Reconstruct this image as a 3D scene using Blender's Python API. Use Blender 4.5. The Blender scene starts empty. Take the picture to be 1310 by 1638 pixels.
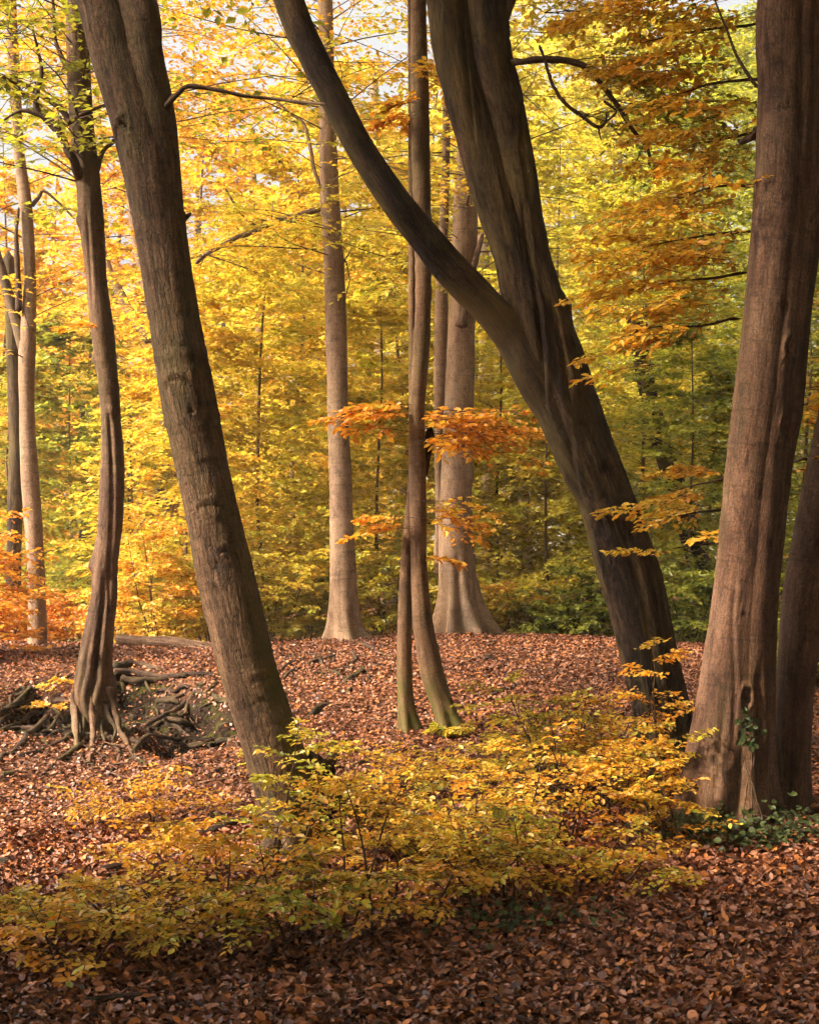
import bpy, math
import numpy as np
from mathutils import Matrix, Vector

PI = math.pi
F, CX, HR, CZ = 2500.0, 655.0, 880.0, 2.0      # focal length, centre column and horizon row in photo pixels; eye height
SC = bpy.context.scene
COL = SC.collection

# ------------------------------------------------------------------ camera
cam = bpy.data.cameras.new('camera')
cam.sensor_fit = 'HORIZONTAL'; cam.sensor_width = 36.0
cam.lens = F / 1310.0 * 36.0
cam.shift_y = (HR - 819.0) / 1310.0
cam.clip_start = 0.1; cam.clip_end = 2000.0
cam_ob = bpy.data.objects.new('camera', cam); COL.objects.link(cam_ob)
cam_ob.location = (0, 0, CZ); cam_ob.rotation_euler = (PI/2, 0, 0)
SC.camera = cam_ob

# ------------------------------------------------------------------ light
SUN_ELEV = math.radians(42.0)
SUN_AZ = math.radians(199.0)                    # direction towards the sun, counted from +X: left, a little behind the viewer
sdir = Vector((math.cos(SUN_AZ)*math.cos(SUN_ELEV), math.sin(SUN_AZ)*math.cos(SUN_ELEV), math.sin(SUN_ELEV)))
world = bpy.data.worlds.new('World'); SC.world = world; world.use_nodes = True
wn = world.node_tree; wn.nodes.clear()
sky = wn.nodes.new('ShaderNodeTexSky'); sky.sky_type = 'NISHITA'; sky.sun_disc = False
sky.sun_elevation = SUN_ELEV
sky.sun_rotation = math.atan2(sdir.x, sdir.y)
sky.air_density = 1.0; sky.dust_density = 10.0; sky.ozone_density = 0.3
bg = wn.nodes.new('ShaderNodeBackground'); bg.inputs['Strength'].default_value = 0.14
wo = wn.nodes.new('ShaderNodeOutputWorld')
veil = wn.nodes.new('ShaderNodeHueSaturation'); veil.inputs['Saturation'].default_value = 0.15     # thin high cloud over the whole sky
wn.links.new(sky.outputs[0], veil.inputs['Color']); wn.links.new(veil.outputs[0], bg.inputs[0]); wn.links.new(bg.outputs[0], wo.inputs[0])
sun = bpy.data.lights.new('sun', 'SUN'); sun.energy = 5.0; sun.angle = math.radians(8.0)
sun.color = (1.0, 0.80, 0.56)
sun_ob = bpy.data.objects.new('sun', sun); COL.objects.link(sun_ob)
sun_ob.rotation_euler = sdir.to_track_quat('Z', 'Y').to_euler()
sun_ob.location = (-20, -5, 20)

vs = SC.view_settings
vs.view_transform = 'Standard'; vs.look = 'None'; vs.gamma = 1.0; vs.exposure = 1.5
vs.use_curve_mapping = False
cy = SC.cycles
cy.max_bounces = 4; cy.diffuse_bounces = 3; cy.transmission_bounces = 3; cy.glossy_bounces = 2
cy.transparent_max_bounces = 4; cy.volume_bounces = 0
cy.caustics_reflective = False; cy.caustics_refractive = False
cy.sample_clamp_indirect = 6.0
cy.use_denoising = True
cy.use_adaptive_sampling = True; cy.adaptive_threshold = 0.04; cy.adaptive_min_samples = 16

# ------------------------------------------------------------------ helpers: numbers
def at(px, py, d):
    return np.array([(px - CX)/F*d, d, CZ - (py - HR)/F*d])

def hash3(ix, iy, iz, seed):
    h = (ix.astype(np.uint32)*np.uint32(374761393) + iy.astype(np.uint32)*np.uint32(668265263)
         + iz.astype(np.uint32)*np.uint32(2147483647) + np.uint32((seed*1274126177) & 0xffffffff))
    h = (h ^ (h >> np.uint32(13))) * np.uint32(1274126177)
    h = h ^ (h >> np.uint32(16))
    h = h * np.uint32(2246822519); h = h ^ (h >> np.uint32(15))
    return h.astype(np.float64) / 4294967295.0

def noise(p, seed=0):
    p = np.asarray(p, dtype=np.float64)
    i = np.floor(p).astype(np.int64); f = p - i; f = f*f*f*(f*(f*6 - 15) + 10)
    x, y, z = i[..., 0], i[..., 1], i[..., 2]; fx, fy, fz = f[..., 0], f[..., 1], f[..., 2]
    out = 0
    for dx in (0, 1):
        for dy in (0, 1):
            for dz in (0, 1):
                w = (fx if dx else 1 - fx)*(fy if dy else 1 - fy)*(fz if dz else 1 - fz)
                out = out + w*hash3(x + dx, y + dy, z + dz, seed)
    return out*2 - 1

def fbm(p, seed=0, octs=3, gain=0.5):
    p = np.asarray(p, dtype=np.float64); a, o, t = 1.0, 0.0, 0.0
    for k in range(octs):
        o = o + a*noise(p*2.0**k + 17.3*k, seed + k); t += a; a *= gain
    return o/t

def sstep(a, b, x):
    t = np.clip((x - a)/(b - a), 0, 1); return t*t*(3 - 2*t)

def unit(v):
    return v/np.maximum(np.linalg.norm(v, axis=-1, keepdims=True), 1e-9)

def curve(P, n):
    """Catmull-Rom through the rows of P, n samples spread evenly along the length of the first three columns."""
    P = np.asarray(P, dtype=np.float64)
    Q = np.vstack([2*P[0] - P[1], P, 2*P[-1] - P[-2]])
    out = []
    for k in range(len(P) - 1):
        a, b, c, d = Q[k:k + 4]; t = np.linspace(0, 1, 24, endpoint=False)[:, None]
        out.append(0.5*(2*b + (c - a)*t + (2*a - 5*b + 4*c - d)*t*t + (3*b - a - 3*c + d)*t**3))
    out.append(P[-1:]); D = np.vstack(out)
    L = np.concatenate([[0], np.cumsum(np.linalg.norm(np.diff(D[:, :3], axis=0), axis=1))])
    s = np.linspace(0, L[-1], n)
    return np.stack([np.interp(s, L, D[:, k]) for k in range(D.shape[1])], axis=1), s

# ------------------------------------------------------------------ helpers: meshes and objects
class MB:
    def __init__(self): self.v = []; self.f = []; self.n = 0; self.c = []; self.b = []
    def add(self, v, f, col=None, bark=None):
        v = np.asarray(v, dtype=np.float64).reshape(-1, 3)
        self.v.append(v); self.f.append(np.asarray(f).reshape(-1, 4) + self.n); self.n += len(v)
        if col is not None: self.c.append(np.asarray(col).reshape(-1, 3))
        if bark is not None: self.b.append(np.asarray(bark).reshape(-1, 3))
    def build(self, name, mat, parent=None, base=None, smooth=True, kind=None):
        v = np.vstack(self.v); f = np.vstack(self.f)
        if parent is not None: v = v - np.array(parent.matrix_basis.translation if parent.parent is None else parent.parent.matrix_basis.translation)
        me = bpy.data.meshes.new(name)
        me.vertices.add(len(v)); me.vertices.foreach_set('co', v.astype(np.float32).ravel())
        me.loops.add(f.size); me.loops.foreach_set('vertex_index', f.astype(np.int32).ravel())
        me.polygons.add(len(f)); me.polygons.foreach_set('loop_start', (np.arange(len(f))*4).astype(np.int32))
        me.polygons.foreach_set('use_smooth', np.full(len(f), smooth))
        if self.c:
            c = np.vstack(self.c); a = me.attributes.new('tint', 'FLOAT_COLOR', 'POINT')
            a.data.foreach_set('color', np.hstack([c, np.ones((len(c), 1))]).astype(np.float32).ravel())
        if self.b:
            a = me.attributes.new('bark', 'FLOAT_VECTOR', 'POINT')
            a.data.foreach_set('vector', np.vstack(self.b).astype(np.float32).ravel())
        me.update(calc_edges=True); me.validate()
        me.materials.append(mat)
        o = bpy.data.objects.new(name, me); COL.objects.link(o)
        if parent is not None: o.parent = parent
        if kind: o['kind'] = kind
        return o

def tag(o, label, cat, group=None):
    o['label'] = label; o['category'] = cat
    if group: o['group'] = group
    return o

def thing(name, loc, label, cat, group=None):
    o = bpy.data.objects.new(name, None); COL.objects.link(o)
    o.location = [float(x) for x in loc]; o.empty_display_size = 0.2
    bpy.context.view_layer.update()
    return tag(o, label, cat, group)

def ring_faces(nr, ns):
    i = np.arange(nr - 1)[:, None]*ns; j = np.arange(ns)[None]; k = (j + 1) % ns
    return np.stack([i + j, i + k, i + ns + k, i + ns + j], axis=-1).reshape(-1, 4)

def tube(mb, P, rough=0.12, segs=8, n=None, seed=0, oval=1.0, wob=0.0):
    """A round limb through P = [(x, y, z, r)], with an uneven surface and closed (pointed) ends."""
    P = np.asarray(P, dtype=np.float64)
    n = n or max(6, len(P)*5)
    C, s = curve(P, n)
    c, r = C[:, :3].copy(), np.maximum(C[:, 3], 0.0008)
    if wob:
        c += wob*np.stack([noise(np.stack([s*3, s*0 + k*9.1, s*0], -1), seed + k) for k in range(3)], -1)*sstep(0, 0.15, s/s[-1])[:, None]
    t = unit(np.gradient(c, axis=0))
    ref = np.array([0, 0, 1.0]) if abs(t[:, 2].mean()) < 0.7 else np.array([0, 1.0, 0])
    e1 = unit(np.cross(ref, t)); e2 = np.cross(t, e1)
    th = np.linspace(0, 2*PI, segs, endpoint=False)
    ct, st = np.cos(th)[None], np.sin(th)[None]
    q = np.stack([r[:, None]*ct*6 + 0*s[:, None], r[:, None]*st*6, np.broadcast_to(s[:, None]*2.5, (n, segs))], -1)
    rr = r[:, None]*(1 + rough*fbm(q/np.maximum(r.mean(), .004)*0.12, seed, 2))
    rr[0] *= 0.05; rr[-1] *= 0.05
    V = c[:, None] + rr[..., None]*(ct[..., None]*e1[:, None]*oval + st[..., None]*e2[:, None])
    bark = np.stack([r[:, None]*ct, r[:, None]*st, np.broadcast_to(s[:, None] + seed*1.7, (n, segs))], -1)
    mb.add(V, ring_faces(n, segs), bark=bark)

def batch_tubes(mb, P, R, segs=4):
    """Many thin limbs at once: P (B, T, 3), R (B, T)."""
    B, T, _ = P.shape
    t = unit(np.gradient(P, axis=1))
    ref = np.where((np.abs(t[..., 2:3]) > 0.9), np.array([1.0, 0, 0]), np.array([0, 0, 1.0]))
    e1 = unit(np.cross(ref, t)); e2 = np.cross(t, e1)
    th = np.linspace(0, 2*PI, segs, endpoint=False)
    o = np.cos(th)[:, None]*e1[:, :, None] + np.sin(th)[:, None]*e2[:, :, None]
    V = P[:, :, None] + R[:, :, None, None]*o
    f = (np.arange(B)[:, None, None]*T*segs + ring_faces(T, segs)[None]).reshape(-1, 4)
    s = np.broadcast_to(np.linspace(0, 1, T)[None, :, None, None], (B, T, segs, 1))
    mb.add(V, f, bark=np.concatenate([R[:, :, None, None]*np.broadcast_to(o, V.shape)[..., :2], s + np.arange(B)[:, None, None, None]*0.37], -1))

# ------------------------------------------------------------------ materials
def new_mat(name):
    m = bpy.data.materials.new(name); m.use_nodes = True
    nt = m.node_tree; nt.nodes.clear()
    return m, nt, nt.nodes, nt.links

def ramp(nd, stops, interp='LINEAR'):
    r = nd.new('ShaderNodeValToRGB'); cr = r.color_ramp; cr.interpolation = interp
    while len(cr.elements) < len(stops): cr.elements.new(0.5)
    for e, (p, c) in zip(cr.elements, stops): e.position = p; e.color = (*c, 1) if len(c) == 3 else c
    return r

def leaf_material(name, trans=0.45, rough=0.5, gain=1.15, spec=0.35):
    m, nt, nd, lk = new_mat(name)
    a = nd.new('ShaderNodeAttribute'); a.attribute_name = 'tint'
    p = nd.new('ShaderNodeBsdfPrincipled'); p.inputs['Roughness'].default_value = rough
    p.inputs['Specular IOR Level'].default_value = spec
    lk.new(a.outputs['Color'], p.inputs['Base Color'])
    o = nd.new('ShaderNodeOutputMaterial')
    if trans > 0:
        g = nd.new('ShaderNodeMix'); g.data_type = 'RGBA'; g.blend_type = 'MULTIPLY'; g.inputs[0].default_value = 1
        lk.new(a.outputs['Color'], g.inputs[6]); g.inputs[7].default_value = (gain*1.06, gain, gain*0.7, 1)
        t = nd.new('ShaderNodeBsdfTranslucent'); lk.new(g.outputs[2], t.inputs['Color'])
        x = nd.new('ShaderNodeMixShader'); x.inputs[0].default_value = trans
        lk.new(p.outputs[0], x.inputs[1]); lk.new(t.outputs[0], x.inputs[2]); lk.new(x.outputs[0], o.inputs[0])
    else:
        lk.new(p.outputs[0], o.inputs[0])
    return m

def bark_material(name, dark, mid, light, fiss=0.5, streak=0.4, algae=0.0, algae_col=(0.10, 0.10, 0.03), bump=0.5, fscale=1.0, dots=0.0, moss_foot=None, moss_side=None):
    m, nt, nd, lk = new_mat(name)
    dark, mid, light = (tuple(x*y for x, y in zip(c, (1.04, 0.92, 0.83))) for c in (dark, mid, light))
    a = nd.new('ShaderNodeAttribute'); a.attribute_name = 'bark'
    def mapped(sc):
        v = nd.new('ShaderNodeVectorMath'); v.operation = 'MULTIPLY'; v.inputs[1].default_value = sc
        lk.new(a.outputs['Vector'], v.inputs[0]); return v.outputs[0]
    def nz(vec, scale, det=4, rough=0.6, dist=0.0):
        n = nd.new('ShaderNodeTexNoise'); n.inputs['Scale'].default_value = scale; n.inputs['Detail'].default_value = det
        n.inputs['Roughness'].default_value = rough; n.inputs['Distortion'].default_value = dist
        lk.new(vec, n.inputs['Vector']); return n.outputs['Fac']
    def mix(fac, c1, c2, bt='MIX'):
        x = nd.new('ShaderNodeMix'); x.data_type = 'RGBA'; x.blend_type = bt
        for s, v in ((0, fac), (6, c1), (7, c2)):
            if isinstance(v, (int, float)): x.inputs[s].default_value = v
            elif isinstance(v, tuple): x.inputs[s].default_value = (*v, 1)
            else: lk.new(v, x.inputs[s])
        return x.outputs[2]
    big = nz(mapped((1, 1, 0.45)), 3.2, 5, 0.65, 0.4)
    r = ramp(nd, [(0.30, dark), (0.5, mid), (0.72, light)]); lk.new(big, r.inputs[0]); col = r.outputs[0]
    fi = nz(mapped((38*fscale, 38*fscale, 5.5*fscale)), 1.0, 4, 0.62, 0.9)
    fr = ramp(nd, [(0.36, (0.10,)*3), (0.50, (1,)*3)]); lk.new(fi, fr.inputs[0])
    col = mix(fiss, col, fr.outputs[0], 'MULTIPLY')
    st = nz(mapped((11, 11, 0.5)), 1.0, 7, 0.72, 0.5)
    sr = ramp(nd, [(0.36, (0.25, 0.23, 0.20)), (0.52, (1,)*3), (0.72, (1.4, 1.36, 1.3))]); lk.new(st, sr.inputs[0])
    col = mix(streak, col, sr.outputs[0], 'MULTIPLY')
    hz = nz(mapped((3, 3, 34)), 1.0, 3, 0.6, 0.6)
    hr = ramp(nd, [(0.34, (0.38,)*3), (0.44, (1,)*3)]); lk.new(hz, hr.inputs[0])
    col = mix(0.45, col, hr.outputs[0], 'MULTIPLY')
    fine = nz(mapped((1, 1, 0.7)), 90, 3, 0.7)
    fn = ramp(nd, [(0.36, (0.5,)*3), (0.66, (1.4,)*3)]); lk.new(fine, fn.inputs[0])
    col = mix(0.8, col, fn.outputs[0], 'MULTIPLY')
    mo = nz(mapped((1, 1, 0.55)), 13, 5, 0.7, 0.8)                      # blotches, stains and pale lichen
    mq = ramp(nd, [(0.34, (0.42, 0.40, 0.38)), (0.48, (1,)*3), (0.60, (1,)*3), (0.70, (1.45, 1.42, 1.35))]); lk.new(mo, mq.inputs[0])
    col = mix(0.75, col, mq.outputs[0], 'MULTIPLY')
    vc = nd.new('ShaderNodeTexVoronoi'); vc.feature = 'DISTANCE_TO_EDGE'; vc.inputs['Scale'].default_value = 1.0
    wv = nd.new('ShaderNodeVectorMath'); wv.operation = 'ADD'
    wn_ = nd.new('ShaderNodeTexNoise'); wn_.inputs['Scale'].default_value = 14; wn_.inputs['Detail'].default_value = 3; lk.new(a.outputs['Vector'], wn_.inputs['Vector'])
    lk.new(mapped((40*fscale, 40*fscale, 4.2*fscale)), wv.inputs[0]); lk.new(wn_.outputs['Color'], wv.inputs[1]); lk.new(wv.outputs[0], vc.inputs['Vector'])
    vr = ramp(nd, [(0.0, (0.30,)*3), (0.09, (1,)*3)]); lk.new(vc.outputs['Distance'], vr.inputs[0])
    col = mix(min(1.0, fiss*1.05), col, vr.outputs[0], 'MULTIPLY')
    if dots:
        vo = nd.new('ShaderNodeTexVoronoi'); vo.inputs['Scale'].default_value = 28; vo.inputs['Randomness'].default_value = 1
        lk.new(mapped((1, 1, 1.6)), vo.inputs['Vector'])
        dr = ramp(nd, [(0.14, (1,)*3), (0.22, (0,)*3)]); lk.new(vo.outputs['Distance'], dr.inputs[0])
        fdot = nd.new('ShaderNodeMath'); fdot.operation = 'MULTIPLY'; fdot.inputs[1].default_value = dots
        lk.new(dr.outputs[0], fdot.inputs[0]); col = mix(fdot.outputs[0], col, (0.035, 0.022, 0.016))
    def masked(col, fac_expr, c):
        return mix(fac_expr, col, c)
    if algae:
        al = nz(mapped((2.2, 2.2, 0.5)), 1.4, 5, 0.7, 0.5)
        ar = ramp(nd, [(0.45, (0,)*3), (0.68, (algae,)*3)]); lk.new(al, ar.inputs[0])
        col = masked(col, ar.outputs[0], algae_col)
    if moss_foot or moss_side:
        sep = nd.new('ShaderNodeSeparateXYZ'); lk.new(a.outputs['Vector'], sep.inputs[0])
        mr = nd.new('ShaderNodeMapRange'); mr.interpolation_type = 'SMOOTHSTEP'
        h0, h1 = moss_foot
        mr.inputs['From Min'].default_value = h1; mr.inputs['From Max'].default_value = h0
        lk.new(sep.outputs['Z'], mr.inputs['Value'])
        fac = mr.outputs[0]
        if moss_side:
            ms = nd.new('ShaderNodeMapRange'); ms.interpolation_type = 'SMOOTHSTEP'
            ms.inputs['From Min'].default_value = moss_side[0]; ms.inputs['From Max'].default_value = moss_side[1]
            lk.new(sep.outputs['X'], ms.inputs['Value'])
            mm = nd.new('ShaderNodeMath'); mm.operation = 'MULTIPLY'; lk.new(fac, mm.inputs[0]); lk.new(ms.outputs[0], mm.inputs[1]); fac = mm.outputs[0]
        mn = nz(mapped((1, 1, 0.6)), 9, 5, 0.75)
        mrr = ramp(nd, [(0.36, (0,)*3), (0.58, (1,)*3)]); lk.new(mn, mrr.inputs[0])
        m2 = nd.new('ShaderNodeMath'); m2.operation = 'MULTIPLY'; lk.new(fac, m2.inputs[0]); lk.new(mrr.outputs[0], m2.inputs[1])
        col = mix(m2.outputs[0], col, (0.075, 0.070, 0.012))
    p = nd.new('ShaderNodeBsdfPrincipled'); p.inputs['Roughness'].default_value = 0.82; p.inputs['Specular IOR Level'].default_value = 0.22
    lk.new(col, p.inputs['Base Color'])
    h1 = nd.new('ShaderNodeMath'); h1.operation = 'MULTIPLY_ADD'; h1.inputs[1].default_value = 0.7*fiss + 0.12; lk.new(fi, h1.inputs[0])
    h2 = nd.new('ShaderNodeMath'); h2.operation = 'MULTIPLY'; h2.inputs[1].default_value = 0.35; lk.new(fine, h2.inputs[0]); lk.new(h2.outputs[0], h1.inputs[2])
    h3 = nd.new('ShaderNodeMath'); h3.operation = 'MULTIPLY_ADD'; h3.inputs[1].default_value = 0.3; lk.new(hz, h3.inputs[0]); lk.new(h1.outputs[0], h3.inputs[2])
    b = nd.new('ShaderNodeBump'); b.inputs['Strength'].default_value = bump; b.inputs['Distance'].default_value = 0.02
    h4 = nd.new('ShaderNodeMath'); h4.operation = 'MULTIPLY_ADD'; h4.inputs[1].default_value = .55*fiss; lk.new(vr.outputs[0], h4.inputs[0]); lk.new(h3.outputs[0], h4.inputs[2])
    h5 = nd.new('ShaderNodeMath'); h5.operation = 'MULTIPLY_ADD'; h5.inputs[1].default_value = .5; lk.new(mo, h5.inputs[0]); lk.new(h4.outputs[0], h5.inputs[2])
    h6 = nd.new('ShaderNodeMath'); h6.operation = 'MULTIPLY_ADD'; h6.inputs[1].default_value = .35; lk.new(st, h6.inputs[0]); lk.new(h5.outputs[0], h6.inputs[2])
    lk.new(h6.outputs[0], b.inputs['Height']); lk.new(b.outputs[0], p.inputs['Normal'])
    o = nd.new('ShaderNodeOutputMaterial'); lk.new(p.outputs[0], o.inputs[0])
    return m

LEAF = leaf_material('autumn_leaf', trans=0.48, gain=1.22)
LEAF_NEAR = leaf_material('young_beech_leaf', trans=0.46, gain=1.25, rough=0.42, spec=0.5)
IVY_LEAF = leaf_material('ivy_leaf', trans=0.12, rough=0.6, spec=0.25)
LITTER = leaf_material('fallen_leaf', trans=0.0, rough=0.5, spec=0.35)
BARK_RIDGED = bark_material('ridged_bark', (0.060, 0.036, 0.021), (0.125, 0.079, 0.048), (0.19, 0.128, 0.083), fiss=0.62, streak=0.6, algae=0.35, bump=0.8, moss_foot=(0.5, 3.2), moss_side=(0.02, 0.17))
BARK_GREY = bark_material('smooth_beech_bark', (0.16, 0.107, 0.068), (0.27, 0.19, 0.13), (0.36, 0.27, 0.195), fiss=0.15, streak=0.35, bump=0.3, dots=0.35, algae=0.3, algae_col=(0.14, 0.115, 0.055))
BARK_DARK = bark_material('dark_stained_bark', (0.014, 0.008, 0.005), (0.050, 0.029, 0.016), (0.145, 0.090, 0.052), fiss=0.7, streak=1.0, bump=0.8, algae=0.85, algae_col=(0.135, 0.095, 0.032), fscale=0.8, moss_foot=(0.0, 0.5))
BARK_WARM = bark_material('warm_fluted_bark', (0.050, 0.026, 0.016), (0.112, 0.064, 0.042), (0.205, 0.133, 0.096), fiss=0.38, streak=0.7, bump=0.6, dots=0.6, algae=0.15)
BARK_THIN = bark_material('young_beech_bark', (0.10, 0.06, 0.034), (0.17, 0.107, 0.064), (0.25, 0.165, 0.105), fiss=0.2, streak=0.5, bump=0.35, algae=0.45, dots=0.3, moss_foot=(0.2, 0.7))
BARK_BROWN = bark_material('brown_beech_bark', (0.055, 0.031, 0.019), (0.125, 0.075, 0.047), (0.22, 0.145, 0.098), fiss=0.3, streak=0.75, bump=0.5, dots=0.3, algae=0.35)
BARK_FAR = bark_material('far_trunk_bark', (0.10, 0.07, 0.05), (0.16, 0.115, 0.08), (0.24, 0.175, 0.12), fiss=0.1, streak=0.4, bump=0.2, algae=0.4)
TWIG = bark_material('twig_bark', (0.045, 0.028, 0.018), (0.075, 0.047, 0.03), (0.12, 0.08, 0.05), fiss=0.1, streak=0.2, bump=0.1)
ROOT_WOOD = bark_material('root_bark', (0.025, 0.014, 0.009), (0.06, 0.035, 0.022), (0.14, 0.09, 0.06), fiss=0.5, streak=0.6, bump=0.8, algae=0.8, algae_col=(0.055, 0.052, 0.008))
DEAD_WOOD = bark_material('dead_wood', (0.09, 0.055, 0.04), (0.18, 0.115, 0.08), (0.32, 0.22, 0.16), fiss=0.7, streak=0.5, bump=0.7, algae=0.3)
ROT_WOOD = bark_material('rotten_wood', (0.018, 0.011, 0.008), (0.045, 0.024, 0.016), (0.10, 0.05, 0.03), fiss=0.7, streak=0.5, bump=0.9, algae=0.2)

def ground_material():
    m, nt, nd, lk = new_mat('forest_floor')
    g = nd.new('ShaderNodeNewGeometry')
    def nz(scale, det=5, rough=0.6):
        n = nd.new('ShaderNodeTexNoise'); n.inputs['Scale'].default_value = scale; n.inputs['Detail'].default_value = det; n.inputs['Roughness'].default_value = rough
        lk.new(g.outputs['Position'], n.inputs['Vector']); return n
    v = nd.new('ShaderNodeTexVoronoi'); v.inputs['Scale'].default_value = 22; lk.new(g.outputs['Position'], v.inputs['Vector'])
    r = ramp(nd, [(0.0, (0.035, 0.014, 0.008)), (0.35, (0.085, 0.034, 0.017)), (0.7, (0.14, 0.060, 0.031)), (1.0, (0.21, 0.10, 0.055))])
    sep = nd.new('ShaderNodeSeparateColor'); lk.new(v.outputs['Color'], sep.inputs[0]); lk.new(sep.outputs[0], r.inputs[0])
    n1 = nz(1.3); r1 = ramp(nd, [(0.35, (0.45,)*3), (0.6, (1,)*3)]); lk.new(n1.outputs['Fac'], r1.inputs[0])
    x = nd.new('ShaderNodeMix'); x.data_type = 'RGBA'; x.blend_type = 'MULTIPLY'; x.inputs[0].default_value = 0.8
    lk.new(r.outputs[0], x.inputs[6]); lk.new(r1.outputs[0], x.inputs[7])
    a = nd.new('ShaderNodeAttribute'); a.attribute_name = 'tint'       # bare earth and moss where the bank has slipped
    x2 = nd.new('ShaderNodeMix'); x2.data_type = 'RGBA'
    sp = nd.new('ShaderNodeSeparateColor'); lk.new(a.outputs['Color'], sp.inputs[0])
    n2 = nz(3.5, 5, 0.7); r2 = ramp(nd, [(0.50, (0.020, 0.012, 0.008)), (0.66, (0.042, 0.040, 0.008))]); lk.new(n2.outputs['Fac'], r2.inputs[0])
    lk.new(sp.outputs[0], x2.inputs[0]); lk.new(x.outputs[2], x2.inputs[6]); lk.new(r2.outputs[0], x2.inputs[7])
    p = nd.new('ShaderNodeBsdfPrincipled'); p.inputs['Roughness'].default_value = 0.95; p.inputs['Specular IOR Level'].default_value = 0.05
    lk.new(x2.outputs[2], p.inputs['Base Color'])
    b = nd.new('ShaderNodeBump'); b.inputs['Strength'].default_value = 0.8; b.inputs['Distance'].default_value = 0.04
    lk.new(v.outputs['Distance'], b.inputs['Height']); lk.new(b.outputs[0], p.inputs['Normal'])
    o = nd.new('ShaderNodeOutputMaterial'); lk.new(p.outputs[0], o.inputs[0])
    return m

# ------------------------------------------------------------------ the ground
GD = np.array([0, 5, 8, 10, 12, 14, 16, 18, 20, 22, 25, 30, 40.0])
GU = np.array([-900, -300, 60, 300, 550, 740, 1000, 1200, 1600, 2200.0])
GZ = np.array([
    [0, 0, 0, .02, .12, .33, .60, .80, .80, .6, .3, .1, 0],
    [0, 0, 0, .02, .12, .33, .62, .84, .80, .6, .3, .1, 0],
    [0, 0, 0, .02, .12, .29, .62, .86, .82, .6, .3, .15, .1],
    [0, 0, 0, .03, .15, .36, .64, .80, .78, .55, .3, .15, .1],
    [0, 0, 0, .06, .21, .42, .62, .75, .81, .75, .45, .2, .1],
    [0, 0, .02, .09, .30, .51, .68, .80, .88, .88, .55, .2, .1],
    [0, 0, .03, .10, .24, .45, .63, .75, .80, .7, .4, .3, .5],
    [0, 0, .06, .16, .30, .45, .6, .72, .74, .62, .40, .3, .4],
    [0, 0, .08, .2, .35, .5, .6, .7, .7, .6, .45, .3, .3],
    [0, 0, .08, .2, .35, .5, .6, .7, .7, .6, .45, .3, .3]])
_d = np.arange(0, 40.01, 0.25); _u = np.arange(-900, 2201, 25.0)
_t = np.stack([np.interp(_d, GD, row) for row in GZ]); _t = np.stack([np.interp(_u, GU, _t[:, k]) for k in range(len(_d))], axis=1)
def _blur(a, n, ax):
    k = np.hanning(2*n + 3); k /= k.sum()
    pad = [(0, 0), (0, 0)]; pad[ax] = (n + 1, n + 1)
    return np.apply_along_axis(lambda v: np.convolve(v, k, 'valid'), ax, np.pad(a, pad, mode='edge'))
_t = _blur(_blur(_t, 5, 1), 7, 0)

def scarp(x, y):
    """The slipped, rooty face of the bank left of the leaning tree: 0..1."""
    u = x/np.maximum(y, 1)*F + CX
    w = np.exp(-((u - 170)/200.0)**2)*np.exp(-((y - 14.9)/1.5)**2)
    return sstep(.22, .62, 1.5*w*(0.62 + 1.5*fbm(np.stack([x*1.1, y*1.1, x*0], -1), 31, 3)))

def H(x, y):
    x = np.asarray(x, dtype=np.float64); y = np.asarray(y, dtype=np.float64)
    u = np.clip(x/np.maximum(y, 2.0)*F + CX, -899, 2199); d = np.clip(y, 0, 39.99)
    fu = (u + 900)/25.0; fd = d/0.25
    iu = fu.astype(int); idd = fd.astype(int); iu = np.minimum(iu, len(_u) - 2); idd = np.minimum(idd, len(_d) - 2)
    a, b = fu - iu, fd - idd
    z = (_t[iu, idd]*(1 - a)*(1 - b) + _t[iu + 1, idd]*a*(1 - b) + _t[iu, idd + 1]*(1 - a)*b + _t[iu + 1, idd + 1]*a*b)
    z = z*(1 - sstep(14, 30, np.abs(x)))
    p = np.stack([x, y, 0*x], -1)
    near = np.exp(-(np.maximum(0, np.hypot(x, y - 12) - 12)/10)**2)
    z = z + near*(0.05*fbm(p*0.8, 3, 3) + 0.018*fbm(p*3.5, 5, 2))
    far = sstep(30, 120, np.hypot(x, y)); z = z + far*3.0*fbm(p*0.012, 8, 2)
    s = scarp(x, y); z = z - 0.24*s + 0.16*s*fbm(p*3.0, 12, 2)
    return z

def hit(px, py, d0=6.0, d1=34.0):
    """Where the line of sight through photo pixel (px, py) meets the ground."""
    d = np.linspace(d0, d1, 1400)
    z = CZ - (py - HR)/F*d
    g = H((px - CX)/F*d, d)
    k = np.argmax(z <= g) if np.any(z <= g) else len(d) - 1
    return np.array([(px - CX)/F*d[k], d[k], g[k]])

def axis_coords(lo, hi, step, end):
    a = np.arange(lo, hi + 1e-6, step); out = []; s = step; v = hi
    while v < end: s *= 1.22; v += s; out.append(v)
    low = []; s = step; v = lo
    while v > -end: s *= 1.22; v -= s; low.append(v)
    return np.concatenate([low[::-1], a, out])
gx = axis_coords(-7.0, 7.0, 0.075, 600); gy = axis_coords(4.0, 24.0, 0.075, 600)
X, Y = np.meshgrid(gx, gy)
Z = H(X, Y)
gm = MB()
nx, ny = len(gx), len(gy)
i = (np.arange(ny - 1)[:, None]*nx + np.arange(nx - 1)[None])
sc_col = sstep(.05, .45, scarp(X, Y))
gm.add(np.stack([X, Y, Z], -1), np.stack([i, i + 1, i + nx + 1, i + nx], -1), col=np.stack([sc_col.ravel()]*3, -1))
ground = gm.build('ground', ground_material()); ground['kind'] = 'structure'

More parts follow.
